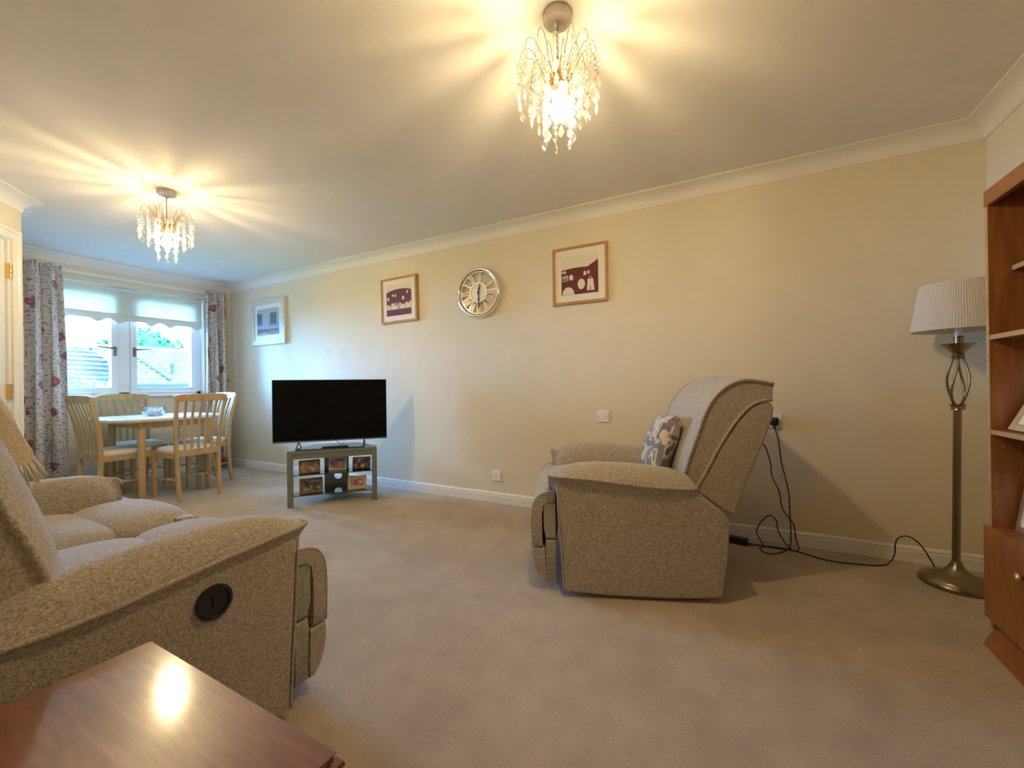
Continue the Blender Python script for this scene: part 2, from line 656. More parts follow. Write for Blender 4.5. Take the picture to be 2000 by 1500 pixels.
# angled wall with a doorway: local s along DU from the outer corner
DN = Vector((-DU.y, DU.x, 0))                 # points into the room
if DN.y < 0:
    DN = -DN


def dw(s, d, z):
    return (EX + DU.x * s + DN.x * d, EY + DU.y * s + DN.y * d, z)


def dbox(mb, s0, s1, d0, d1, z0, z1):
    vs = [dw(s0, d0, z0), dw(s1, d0, z0), dw(s1, d1, z0), dw(s0, d1, z0), dw(s0, d0, z1), dw(s1, d0, z1), dw(s1, d1, z1), dw(s0, d1, z1)]
    return mb.add(vs, [(3, 2, 1, 0), (4, 5, 6, 7), (0, 1, 5, 4), (1, 2, 6, 5), (2, 3, 7, 6), (3, 0, 4, 7)])


DS0, DS1, DZ = 0.125, 0.90, 2.01
mb = MB()
dbox(mb, 0.0, DS0 - 0.03, -0.09, 0, 0, ZC)
dbox(mb, DS0 - 0.03, DS1 + 0.03, -0.09, 0, DZ + 0.03, ZC)
dbox(mb, DS1 + 0.03, tt + 0.1, -0.09, 0, 0, ZC)
struct('wall_angled', mb, 'wall_paint')


def offs(poly, d):
    """offset a closed CCW polygon inwards by d with mitred corners"""
    out = []
    n = len(poly)
    for i in range(n):
        p0, p1, p2 = Vector(poly[i - 1]), Vector(poly[i]), Vector(poly[(i + 1) % n])
        a, b = (p1 - p0).normalized(), (p2 - p1).normalized()
        na, nb = Vector((-a.y, a.x)), Vector((-b.y, b.x))
        k = (na + nb)
        k = k / (1 + na.dot(nb))
        out.append(p1 + k * d)
    return out


def run(prof):
    """profile = [(inset, z)...]; returns one closed loft per room edge"""
    rings = [(offs(ROOM, d), z) for d, z in prof]
    n = len(ROOM)
    res = []
    for i in range(n):
        j = (i + 1) % n
        res.append([[(*r[i], z) for r, z in rings], [(*r[j], z) for r, z in rings]])
    return res


prof = [(0.0, 2.238), (0.006, 2.238), (0.008, 2.246)]
for k in range(1, 9):
    a = k / 9 * pi / 2
    prof.append((0.010 + 0.082 * (1 - cos(a)), 2.250 + 0.064 * sin(a)))
prof += [(0.094, 2.317), (0.100, 2.318), (0.100, ZC + 0.002), (0.0, ZC + 0.002)]
for i, secs in enumerate(run(prof)):
    o = struct('trim_%d' % (i + 1), MB().loft(secs), 'cornice_white', auto=25)
prof = [(0.0, 0.0), (0.016, 0.0), (0.016, 0.058), (0.013, 0.062), (0.0145, 0.068), (0.0145, 0.074), (0.011, 0.081), (0.005, 0.085), (0.0, 0.086)]
sides = ['back', 'left', 'corner', 'angled', 'front', 'right']
for i, secs in enumerate(run(prof)):
    if sides[i] == 'angled':
        sec = [[dw(DS1 + 0.10, d, z) for d, z in prof], [dw(tt - 0.02, d, z) for d, z in prof]]
        struct('baseboard_angled', MB().loft(sec), 'gloss_white', auto=25)
        continue
    struct('baseboard_' + sides[i], MB().loft(secs), 'gloss_white', auto=25)

# door in the angled wall
door = dbox(MB(), DS0, DS1, -0.055, -0.015, 0.008, DZ)
door = struct('door_1', door, 'door_white', bevel=0.003)
for z in (0.22, 0.993, 1.806):
    mb = dbox(MB(), DS0 - 0.016, DS0 + 0.003, -0.018, 0.012, z - 0.05, z + 0.05)
    for q in (-0.035, 0.0, 0.035):
        mb.lathe([(0.0075, -0.014), (0.0075, 0.014)], 10, dw(DS0 - 0.002, 0.012, z + q))
    struct('hinge', mb, 'brass', door, bevel=0.001)
mb = MB().lathe([(0.024, 0), (0.026, 0.01)], 16, dw(DS1 - 0.07, -0.02, 1.0))
mb.tube([dw(DS1 - 0.07, -0.015, 1.0), dw(DS1 - 0.07, 0.035, 1.0), dw(DS1 - 0.18, 0.04, 1.0)], 0.009, 8)
struct('door_handle', mb, 'brass', door, smooth=True)
mb = MB()
dbox(mb, DS0 - 0.030, DS0 - 0.003, -0.09, -0.001, 0, DZ + 0.025)
dbox(mb, DS1 + 0.003, DS1 + 0.03, -0.09, -0.001, 0, DZ + 0.025)
dbox(mb, DS0 - 0.003, DS1 + 0.003, -0.09, -0.001, DZ + 0.003, DZ + 0.025)
struct('door_lining', mb, 'gloss_white', door)
# architrave: stepped moulding, three members
ap = [(0, 0), (0, 0.012), (0.018, 0.016), (0.024, 0.012), (0.042, 0.014), (0.048, 0.020), (0.066, 0.022), (0.070, 0.016), (0.070, 0)]
for nm, secs in (
    ('a', [[dw(DS0 - 0.026 - q, d, 0) for q, d in ap], [dw(DS0 - 0.026 - q, d, DZ + 0.012 + q) for q, d in ap]]),
    ('b', [[dw(DS1 + 0.026 + q, d, 0) for q, d in ap], [dw(DS1 + 0.026 + q, d, DZ + 0.012 + q) for q, d in ap]]),
    ('c', [[dw(DS0 - 0.026 - q, d, DZ + 0.012 + q) for q, d in ap], [dw(DS1 + 0.026 + q, d, DZ + 0.012 + q) for q, d in ap]]),
):
    struct('architrave', MB().loft(secs), 'gloss_white', door, auto=25)

# ------------------------------------------------------------------ window
GX = XL - 0.13
win = MB()
F0, F1 = GX - 0.035, GX + 0.035
for y0, y1, z0, z1 in ((WY0, WY0 + 0.05, WZ0, WZ1), (WY1 - 0.048, WY1, WZ0, WZ1), (WY0, WY1, 0.925, 0.967), (WY0, WY1, WZ1 - 0.045, WZ1), (1.955, 2.055, 0.925, WZ1)):
    win.box((F0, y0, z0), (F1, y1, z1))
win = struct('window_1', win, 'frame_white', bevel=0.004)
for ya, yb in ((1.35, 1.953), (2.057, 2.697)):
    c = MB()
    z0, z1 = 0.968, WZ1 - 0.047
    sw = 0.058
    for y0, y1, q0, q1 in ((ya, ya + sw, z0, z1), (yb - sw, yb, z0, z1), (ya + sw, yb - sw, z0, z0 + 0.05), (ya + sw, yb - sw, z1 - 0.05, z1)):
        c.box((F0 + 0.012, y0, q0), (F1 + 0.014, y1, q1))
    cs = struct('casement', c, 'frame_white', win, bevel=0.006)
    struct('pane', MB().box((GX - 0.006, ya + sw - 0.004, z0 + 0.046), (GX + 0.006, yb - sw + 0.004, z1 - 0.046)), 'window_glass', cs)
    hy = yb - 0.03 if ya < 1.5 else ya + 0.03
    sg = -1 if ya < 1.5 else 1
    hm = MB().box((F1 + 0.014, hy - 0.012, 1.36), (F1 + 0.030, hy + 0.012, 1.46))
    hm.bar([(F1 + 0.045, hy + sg * 0.0, 1.425), (F1 + 0.045, hy + sg * 0.0, 1.445)], 0.016, 0.02)
    hm.add(*(lambda a: ([(a, hy, 1.425), (a + 0.012, hy, 1.425), (a + 0.012, hy + sg * 0.15, 1.448), (a, hy + sg * 0.15, 1.448),
                         (a, hy, 1.447), (a + 0.012, hy, 1.447), (a + 0.012, hy + sg * 0.15, 1.456), (a, hy + sg * 0.15, 1.456)],
                        [(3, 2, 1, 0), (4, 5, 6, 7), (0, 1, 5, 4), (1, 2, 6, 5), (2, 3, 7, 6), (3, 0, 4, 7)]))(F1 + 0.03))
    struct('window_handle', hm, 'grey_metal', cs)
struct('window_sill', MB().box((GX + 0.03, WY0 - 0.05, 0.912), (XL + 0.036, WY1 + 0.03, 0.936)), 'gloss_white', win, bevel=0.006)
mb = MB()
mb.box((XL - 0.1, WY0, WZ0), (XL, WY0 + 0.004, WZ1)).box((XL - 0.1, WY1 - 0.004, WZ0), (XL, WY1, WZ1)).box((XL - 0.1, WY0, WZ1 - 0.004), (XL, WY1, WZ1))
struct('window_reveal', mb, 'gloss_white', win)

# roller blind
BX = XL - 0.045
bl = thing('roller_blind', 'half-lowered cream roller blind with a scalloped edge in front of the window', 'blind', (BX, 2.02, 2.09))
mb = MB().lathe([(0.018, -0.715), (0.018, 0.715)], 14)
R = Matrix.Rotation(RAD(90), 4, 'X')
mb.v = [tuple(R @ Vector(p)) for p in mb.v]
mb.v = [(p[0], p[1], p[2] - 0.02) for p in mb.v]
obj('roller_tube', mb, 'gloss_white', bl, auto=30)
obj('blind_sheet', MB().box((0.015, -0.71, -0.285), (0.0165, 0.71, -0.02)), 'blind_fabric', bl)
obj('bottom_bar', MB().box((0.006, -0.712, -0.305), (0.024, 0.712, -0.280)), 'blind_hem', bl, bevel=0.004)
sc = []
N = 120
for i in range(N + 1):
    y = -0.708 + 1.416 * i / N
    ph = ((y + 0.708 - 0.10) / 0.45) % 1.0
    # ogee scallop: broad convex dips meeting in little cusps
    z = -0.338 - 0.010 * sin(pi * ph) - 0.038 * (math.exp(-((ph - 0.19) / 0.10) ** 2) + math.exp(-((ph - 0.81) / 0.10) ** 2))
    sc.append((y, z))
secs = [[(0.014, y, -0.305), (0.016, y, -0.305), (0.016, y, z), (0.014, y, z)] for y, z in sc]
obj('scalloped_edge', MB().loft(secs), 'blind_hem', bl)

# curtain rail and curtains
rail = MB().box((XL + 0.070, 1.06, 2.150), (XL + 0.088, 3.0, 2.175))
for y in (1.12, 1.7, 2.3, 2.93):
    rail.box((XL, y - 0.012, 2.155), (XL + 0.075, y + 0.012, 2.170))
tag(obj('curtain_rail', rail, 'gloss_white', bevel=0.003), 'white curtain track fixed above the window between the two curtains', 'curtain rail')


def curtain(name, y0, y1, label, folds, seed, tail=(0, 0)):
    rnd = random.Random(seed)
    NU, NV = folds * 16, 40
    ph = [rnd.uniform(-0.5, 0.5) for _ in range(folds + 2)]
    am = [rnd.uniform(0.75, 1.2) for _ in range(folds + 2)]
    vs, uv, fs = [], [], []
    z1, z0 = 2.192, 0.04
    cloth_w = (y1 - y0) * 2.3
    for j in range(NV + 1):
        b = j / NV
        z = z1 + (z0 - z1) * b
        for i in range(NU + 1):
            a = i / NU
            k = a * folds
            kk = int(min(k, folds - 1e-6))
            wob = 0.35 * sin(b * 2.4 + seed + kk * 1.7)
            A = 0.046 * (am[kk] * (1 - (k - kk)) + am[kk + 1] * (k - kk))
            if b < 0.06:
                A *= 0.40 + 0.6 * (b / 0.06)
            s = sin(2 * pi * k + ph[kk] * 0.0 + wob)
            x = XL + 0.124 + A * s + 0.012 * sin(5 * k + seed)
            yy0 = y0 + tail[0] * b
            yy1 = y1 + tail[1] * b
            y = yy0 + (yy1 - yy0) * a + 0.010 * sin(4 * pi * k + 1.3 * b * 3) * (1 if b > 0.06 else b / 0.06)
            if b < 0.055:                       # pinch-pleat heading
                x += 0.018 * sin(6 * pi * k)
            vs.append((x, y, z + (0.008 * sin(2 * pi * k) if j == 0 else 0)))
            uv.append((a * cloth_w + seed, b * 2.15))
    W = NU + 1
    for j in range(NV):
        for i in range(NU):
            fs.append((j * W + i, j * W + i + 1, (j + 1) * W + i + 1, (j + 1) * W + i))
    mb = MB().add(vs, fs)
    mb.uv = uv
    o = obj(name, mb, 'curtain', None, smooth=True)
    sd = o.modifiers.new('solid', 'SOLIDIFY')
    sd.thickness = 0.003
    return tag(o, label, 'curtain', 'floral curtains at the window')


curtain('curtain', 1.06, 1.475, 'full-length floral curtain hanging beside the white door frame', 4, 3, (0, 0.05))
curtain('curtain', 2.69, 2.935, 'full-length floral curtain hanging in the corner behind the dining chairs', 3, 8, (0.0, 0.045))

# ------------------------------------------------------------------ outside the window
tag(obj('lawn', MB().box((-60, -30, -3.1), (-6.3, 50, -3.0)), 'grass'), 'grass far below outside the window', 'lawn', kind='stuff')


def tiled(mb, p0, pu, pv, nu, nv, amp=0.035, step=0.06):
    """courses of interlocking roof tiles: pu along the eaves, pv up the slope"""
    p0, pu, pv = Vector(p0), Vector(pu), Vector(pv)
    nrm = pu.cross(pv).normalized()
    if nrm.z < 0:
        nrm = -nrm
    per = 4
    for j in range(nv):
        for e, q in ((0, step), (1, 0.0)):
            pass
        a = [p0 + pu * (i / (nu * per)) + pv * (j / nv) + nrm * (step + amp * abs(sin(pi * i / per))) for i in range(nu * per + 1)]
        a0 = [p0 + pu * (i / (nu * per)) + pv * (j / nv) + nrm * (-0.01) for i in range(nu * per + 1)]
        b = [p0 + pu * (i / (nu * per)) + pv * ((j + 1) / nv) + nrm * (amp * abs(sin(pi * i / per))) for i in range(nu * per + 1)]
        mb.loft([a0, a, b], False, False)


nh = thing('neighbouring_house', 'house with a pale tiled roof, valley and vent pipe seen through the window', 'house', (-14, 5.5, -3.0))
Z = 3.0
mb = MB()
tiled(mb, (1.2, -1.0, Z + 1.12), (0, 4.4, 0), (-2.6, 0, 1.03), 17, 11)
o = obj('roof_tiles', mb, 'roof_tile', nh)
o['kind'] = 'stuff'
obj('valley', MB().tube([(1.2, -0.18, Z + 1.17), (0.352, -0.255, Z + 1.52), (-0.649, -0.348, Z + 1.93)], 0.03, 6), 'gutter', nh)
obj('ridge', MB().tube([(-1.42, -1.0, Z + 2.16), (-1.42, 3.4, Z + 2.16)], 0.09, 8), 'roof_tile', nh)
obj('gutter', MB().box((1.2, -1.0, Z + 1.03), (1.34, 3.4, Z + 1.11)), 'gutter', nh)
obj('fascia', MB().box((1.1, -1.0, Z + 0.82), (1.2, 3.4, Z + 1.02)), 'roof_tile', nh)
obj('house_wall', MB().box((-3.6, -0.20, 0), (0.9, 3.2, Z + 0.95)), 'brick_far', nh)
mb = MB().lathe([(0.08, -0.1), (0.07, 0.05), (0.038, 0.08), (0.038, 0.26), (0.052, 0.27), (0.052, 0.33), (0.02, 0.36)], 12, (0.609, 0.06, Z + 1.33))
obj('vent_pipe', mb, 'roof_vent', nh, auto=30)

lh = thing('neighbouring_house', 'house with a long tiled roof behind the pale bush outside the window', 'house', (-15, 3.4, -3.0))
mb = MB()
tiled(mb, (1.2, -1.8, Z + 0.55), (0, 3.65, -0.1), (-2.4, 0.0, 1.68), 18, 13, 0.012, 0.06)
o = obj('roof_tiles', mb, 'roof_tile', lh)
o['kind'] = 'stuff'
obj('gutter', MB().box((1.2, -1.8, Z + 0.40), (1.32, 1.45, Z + 0.50)), 'gutter', lh)
obj('house_wall', MB().box((-2.6, -1.6, 0), (0.9, 1.35, Z + 0.5)), 'brick_far', lh)
obj('ridge', MB().tube([(-1.2, -1.8, Z + 2.25), (-1.2, 1.85, Z + 2.15)], 0.08, 8), 'roof_tile', lh)


def foliage(mb, ctr, rad, n, size, rnd, flat=0.0):
    vs, fs = [], []
    for _ in range(n):
        while True:
            d = Vector((rnd.gauss(0, 1), rnd.gauss(0, 1), rnd.gauss(0, 1)))
            if d.length > 1e-3:
                break
        d.normalize()
        r = rnd.uniform(0.72, 1.04) + 0.06 * sin(9 * d.x + 7 * d.y) + 0.05 * sin(13 * d.z)
        p = Vector((ctr[0] + d.x * rad[0] * r, ctr[1] + d.y * rad[1] * r, ctr[2] + d.z * rad[2] * r))
        a = Vector((rnd.gauss(0, 1), rnd.gauss(0, 1), rnd.gauss(0, 1))).normalized() * size * rnd.uniform(0.6, 1.3)
        b = a.cross(Vector((rnd.gauss(0, 1), rnd.gauss(0, 1), rnd.gauss(0, 1)))).normalized() * size * 0.5
        k = len(vs)
        vs += [p - a, p + b, p + a, p - b]
        fs.append((k, k + 1, k + 2, k + 3))
    return mb.add(vs, fs)


rnd = random.Random(5)
tr = thing('tree', 'dark rounded tree rising behind the tiled roof outside the window', 'tree', (-22, 8.0, -3.0))
mb = MB().sq((0, 0.1, 4.8), (2.7, 2.6, 3.0), 2.2, 8)
foliage(mb, (0, 0.1, 4.8), (1.55, 1.55, 1.72), 2600, 0.13, rnd)
o = obj('crown', mb, 'foliage', tr)
o['kind'] = 'stuff'
obj('trunk', MB().tube([(0, 0, 0), (0.05, 0, 2), (0, 0.1, 4.2)], 0.2, 8, [0.26, 0.2, 0.12]), 'bark', tr, smooth=True)
tr = thing('bush', 'pale leafy bush growing up outside the window before the roof', 'bush', (-11.2, 2.9, -3.0))
mb = MB()
foliage(mb, (0, 0.0, 3.55), (0.7, 0.75, 0.78), 2200, 0.055, rnd)
foliage(mb, (0, 0.35, 3.4), (0.6, 0.4, 0.62), 1200, 0.055, rnd)
o = obj('leaves', mb, 'foliage_pale', tr)
o['kind'] = 'stuff'
obj('stem', MB().tube([(0, 0, 0), (0.05, 0, 1.6), (0, 0.1, 3.4)], 0.05, 8, [0.08, 0.05, 0.03]), 'bark', tr, smooth=True)


# ------------------------------------------------------------------ recliner kit (x forward, y sideways, z up)
def lerp_prof(tab, x):
    tab = sorted(tab)
    if x <= tab[0][0]:
        return tab[0][1:]
    for a, b in zip(tab, tab[1:]):
        if x <= b[0]:
            t = (x - a[0]) / (b[0] - a[0])
            return tuple(p + (q - p) * t for p, q in zip(a[1:], b[1:]))
    return tab[-1][1:]


def side_panel(root, ya, yb):
    poly = [(0.705, 0.025), (0.712, 0.15), (0.725, 0.35), (0.735, 0.535), (0.40, 0.52), (0.13, 0.50), (0.06, 0.465), (-0.01, 0.41), (-0.04, 0.365), (-0.025, 0.20), (0.0, 0.025), (0.25, 0.012), (0.5, 0.014)]
    o = obj('side_panel', MB().prism(poly, 1, ya, yb), 'tweed', root, bevel=0.014, seg=3)
    s = [(p[0], yb if abs(yb) > abs(ya) else ya, p[1]) for p in poly[:4]]
    obj('piping', MB().tube(smooth_path([(x + 0.001, y * 0.998, z) for x, y, z in s], 4), 0.0042, 6), 'tweed', o, smooth=True)
    return o


ARM = [  # x, piping z, top z, bottom z, half-width factor
    (0.095, 0.515, 0.530, 0.470, 0.70), (0.125, 0.518, 0.565, 0.462, 0.92), (0.20, 0.520, 0.592, 0.462, 1.0), (0.30, 0.524, 0.606, 0.468, 1.0),
    (0.42, 0.538, 0.616, 0.482, 1.0), (0.54, 0.552, 0.619, 0.496, 1.0), (0.64, 0.560, 0.614, 0.505, 1.0), (0.70, 0.563, 0.602, 0.510, 0.97), (0.74, 0.564, 0.586, 0.517, 0.90), (0.775, 0.565, 0.572, 0.540, 0.78)]


def arm_pad(root, yc, hw, sg):
    """padded arm: piped seam along the outer edge, plump roll down to the seat on the inner side"""
    secs, edge = [], []
    xs = [0.095 + (0.62 - 0.095) * k / 20 for k in range(21)] + [0.62 + 0.155 * sin(k / 12 * pi / 2) for k in range(1, 13)]
    for i, x in enumerate(xs):
        zp, zt, zb, wf = lerp_prof(ARM, x)
        f = 0.0 if x < 0.56 else min(1.0, (x - 0.56) / 0.19)   # rounding of the front end, inner side
        rd = sqrt(max(0.0, 1 - f ** 2.6))
        zl = 0.385 + 0.09 * (1 - rd)
        hi = hw * (0.30 + 0.70 * rd)
        if x < 0.14:
            hi *= 0.85
        ho = hw * wf
        wr = 0.004 * sin(i * 2.1) * (f > 0)                    # gathers
        ring = []
        for k in range(8):                                     # outer half of the dome, from the seam to the crown
            v = 1 - k / 8
            ring.append((x, yc + sg * ho * v, zp + (zt - zp) * (1 - v ** 2.3)))
        for k in range(9):                                     # inner half, crown down to the seat
            v = sin(k / 8 * pi / 2)
            zi = zt + (zp - 0.045 - zt) * (1 - rd) * min(1.0, 2.2 * v)
            ring.append((x, yc - sg * (hi + wr) * v, zl + (zi - zl) * max(0.0, 1 - v ** 3) ** 0.45))
        ring += [(x, yc - sg * hi * 0.8, zl - 0.015), (x, yc + sg * ho * 0.80, zb), (x, yc + sg * ho * 0.97, zp - 0.35 * (zp - zb))]
        secs.append(ring)
        edge.append((x, yc + sg * ho * 1.005, zp))
    o = obj('arm_pad', MB().loft(secs), 'tweed', root, smooth=True, auto=55)
    loop = edge + [(0.780, yc + sg * hw * 0.45, 0.566), (0.781, yc + sg * hw * 0.1, 0.562), (0.777, yc - sg * hw * 0.25, 0.552)]
    obj('piping', MB().tube(loop, 0.0068, 8), 'tweed', o, smooth=True)
    return o


SEAM = [(0.158, 0.490), (0.150, 0.555), (0.128, 0.64), (0.085, 0.76), (0.045, 0.87), (-0.020, 0.960), (-0.105, 1.005), (-0.180, 1.004), (-0.252, 0.988)]
REAR = [(-0.246, 0.915), (-0.205, 0.912), (-0.150, 0.888), (-0.085, 0.818), (-0.012, 0.702), (0.040, 0.600), (0.078, 0.530), (0.105, 0.480)]


def back_cushion(root, yc, hw, bulge=0.065, sh=(0, 0)):
    def sk(q):
        return [(x + sh[0] + sh[1] * (z - 0.555), z) for x, z in q]
    front = [(p.x, p.z) for p in smooth_path([(x, 0, z) for x, z in sk(SEAM)], 4)]
    rear = [(p.x, p.z) for p in smooth_path([(x, 0, z) for x, z in sk(REAR)], 3)]
    secs = []
    n = len(front)
    us = [-1, -0.97, -0.9, -0.78, -0.6, -0.35, 0, 0.35, 0.6, 0.78, 0.9, 0.97, 1]
    for u in us:
        bl_ = bulge * (1 - abs(u) ** 2.6)
        ring = []
        for i, (x, z) in enumerate(front):
            a, b = front[max(i - 1, 0)], front[min(i + 1, n - 1)]
            tx, tz = b[0] - a[0], b[1] - a[1]
            L = sqrt(tx * tx + tz * tz)
            nx, nz = tz / L, -tx / L
            k = bl_ * (0.35 + 0.65 * sin(pi * min(1, (i + 1) / n)) ** 0.7)
            ring.append((x + nx * k, yc + hw * u, z + nz * k))
        for x, z in rear:
            ring.append((x, yc + hw * u, z))
        secs.append(ring)
    o = obj('back_cushion', MB().loft(secs), 'tweed', root, smooth=True, auto=48)
    for sg in (-1, 1):
        pts = [(x, yc + sg * hw * 1.0, z) for x, z in front]
        obj('piping', MB().tube([(x, y + sg * 0.002, z) for x, y, z in pts], 0.0078, 8), 'tweed', o, smooth=True)
        pts = [(x, yc + sg * hw * 1.0, z) for x, z in rear]
        obj('piping', MB().tube([(x, y + sg * 0.002, z) for x, y, z in pts], 0.0078, 8), 'tweed', o, smooth=True)
    return o


def back_shell(root, yc, hw, sh=(0, 0)):
    poly = [(0.098, 0.488), (0.070, 0.530), (0.030, 0.600), (-0.022, 0.700), (-0.095, 0.815), (-0.158, 0.882), (-0.205, 0.905), (-0.238, 0.905), (-0.255, 0.880), (-0.245, 0.82), (-0.070, 0.368), (-0.02, 0.396), (0.04, 0.440)]
    poly = [(x + sh[0] + sh[1] * (z - 0.555), z) for x, z in poly]
    return obj('back_shell', MB().prism(poly, 1, yc - hw, yc + hw), 'tweed', root, bevel=0.012, seg=3)


def footrest(root, yc, hw):
    out = [(0.742, 0.480), (0.785, 0.476), (0.820, 0.462), (0.844, 0.430), (0.855, 0.380), (0.857, 0.30), (0.853, 0.215)]
    inn = [(0.806, 0.215), (0.808, 0.36), (0.800, 0.415), (0.780, 0.432), (0.742, 0.438)]
    f1 = [(p.x, p.z) for p in smooth_path([(x, 0, z) for x, z in out], 3)] + inn

    def puffy(poly, name, inset=0.0):
        cx = sum(p[0] for p in poly) / len(poly)
        cz = sum(p[1] for p in poly) / len(poly)
        secs = []
        for u in (-1, -0.985, -0.94, -0.7, 0, 0.7, 0.94, 0.985, 1):
            k = 1.0 + 0.02 * (1 - u * u) - (0.06 if abs(u) == 1 else 0)
            secs.append([(cx + (x - cx) * k + 0.012 * (1 - u * u), yc + (hw - inset) * u, cz + (z - cz) * k) for x, z in poly])
        return obj(name, MB().loft(secs), 'tweed', root, smooth=True, auto=45)
    o = puffy(f1, 'footrest_pad')
    for sg in (-1, 1):
        obj('piping', MB().tube([(x + 0.001, yc + sg * hw * 0.99, z) for x, z in f1[:len(f1) - len(inn)]], 0.0048, 6), 'tweed', o, smooth=True)
    low = [(0.853, 0.208), (0.855, 0.165), (0.845, 0.115), (0.825, 0.07), (0.808, 0.052), (0.792, 0.052), (0.792, 0.15), (0.795, 0.208)]
    puffy(low, 'footrest_lower_pad')
    puffy([(0.795, 0.43), (0.800, 0.40), (0.800, 0.30), (0.790, 0.255), (0.742, 0.255), (0.742, 0.43)], 'footrest_block', 0.004)
    puffy([(0.790, 0.248), (0.792, 0.22), (0.788, 0.05), (0.742, 0.05), (0.742, 0.248)], 'footrest_block', 0.004)


def seat(root, yc, hw):
    obj('seat_cushion', MB().sq((0.36, yc, 0.415), (0.50, hw * 2, 0.17), 4.0, 12, None, 0.18), 'tweed', root, smooth=True)
    obj('seat_front_roll', MB().sq((0.685, yc, 0.410), (0.33, hw * 2, 0.20), 2.9, 12, None, 0.08), 'tweed', root, smooth=True)


def chassis(root, hw):
    obj('underframe', MB().box((0.04, -hw, 0.03), (0.70, hw, 0.36)), 'lining_cloth', root)
    poly = [(-0.052, 0.37), (-0.022, 0.02), (0.0, 0.02), (-0.03, 0.37)]
    obj('rear_skirt', MB().prism(poly, 1, -hw - 0.02, hw + 0.02), 'tweed', root, bevel=0.004)


# armchair: faces left into the room
ac_rear = Vector((-0.062, 2.085, 0))
af = Vector((-0.932, -0.363, 0)).normalized()        # forward
ag = Vector((-0.363, 0.932, 0)).normalized()         # away from the camera
AW = 0.425
rzA = atan2(af.y, af.x)
ac = ac_rear + ag * AW
arm_c = thing('recliner_armchair', 'beige tweed recliner armchair standing before the long cream wall', 'armchair', ac, rzA)
chassis(arm_c, AW - 0.12)
for sg in (-1, 1):
    side_panel(arm_c, sg * (AW - 0.12), sg * AW)
    arm_pad(arm_c, sg * (AW - 0.095), 0.108, sg)
seat(arm_c, 0, AW - 0.15)
footrest(arm_c, 0, AW - 0.045)
back_cushion(arm_c, 0, AW - 0.105, 0.03, (-0.020, 0.0))
back_shell(arm_c, 0, AW - 0.10, (-0.020, 0.0))

# patterned scatter cushion leaning in the armchair
M = Matrix.Translation((0.275, 0.0, 0.655)) @ Matrix.Rotation(RAD(22), 4, 'Y') @ Matrix.Rotation(RAD(0), 4, 'Z')


def pillow(mb, s, t, M, n=18):
    idx = {}
    vs, fs = [], []
    for side in (1, -1):
        for i in range(n + 1):
            for j in range(n + 1):
                a, b = -1 + 2 * i / n, -1 + 2 * j / n
                th = ((1 - a ** 4) * (1 - b ** 4)) ** 0.55 * t / 2
                pin = 1 - 0.07 * (1 - abs(a) ** 2) * abs(b) ** 3
                pin2 = 1 - 0.07 * (1 - abs(b) ** 2) * abs(a) ** 3
                idx[(side, i, j)] = len(vs)
                vs.append(M @ Vector((side * th, a * s / 2 * pin2, b * s / 2 * pin)))
        for i in range(n):
            for j in range(n):
                q = [idx[(side, i, j)], idx[(side, i + 1, j)], idx[(side, i + 1, j + 1)], idx[(side, i, j + 1)]]
                fs.append(q if side > 0 else q[::-1])
    return mb.add(vs, fs)


Mr = Matrix.Rotation(rzA, 4, 'Z')
cw = ac + Mr.to_3x3() @ Vector((0.184, 0.05, 0.668))
cu = obj('scatter_cushion', pillow(MB(), 0.345, 0.12, Matrix.Identity(4)), 'scatter', None, smooth=True)
cu.location = cw
cu.rotation_euler = (Matrix.Rotation(rzA, 4, 'Z') @ Matrix.Rotation(RAD(-20), 4, 'Y') @ Matrix.Rotation(RAD(2), 4, 'X')).to_euler()
tag(cu, 'grey and cream patterned scatter cushion propped in the armchair', 'cushion')

# two-seat recliner sofa, facing the long wall
SW = 0.765
SH = (0.085, -0.02)                           # the sofa back stands more upright than the armchair's
sofa = thing('recliner_sofa', 'two-seat beige tweed recliner sofa beside the polished side table', 'sofa', (-1.184 - SW, 0.085, 0), RAD(90))
chassis(sofa, SW - 0.085)
for sg in (-1, 1):
    side_panel(sofa, sg * (SW - 0.085), sg * (SW - 0.016))
    arm_pad(sofa, sg * (SW - 0.116), 0.108, sg)
for yc in (-0.296, 0.296):
    hw = 0.292
    seat(sofa, yc, hw)
    footrest(sofa, (SW - 0.045 + 0.004) / 2 * (1 if yc > 0 else -1), (SW - 0.045 - 0.004) / 2)
    back_cushion(sofa, yc * 1.12, hw + 0.03, 0.085, SH)
    back_shell(sofa, yc * 1.12, hw + 0.03, SH)
mb = MB().lathe([(0.044, 0.0), (0.044, 0.006), (0.036, 0.008), (0.034, 0.003), (0.0, 0.002)], 28)
mb.box((-0.004, -0.010, 0.002), (0.004, 0.010, 0.006))
R = Matrix.Rotation(RAD(90), 4, 'X')
mb.v = [tuple(R @ Vector(p) + Vector((0.497, -SW + 0.015, 0.446))) for p in mb.v]
pb = obj('recline_button', mb, 'black_plastic', sofa, auto=30)
pb['label'] = 'round black recline button recess'

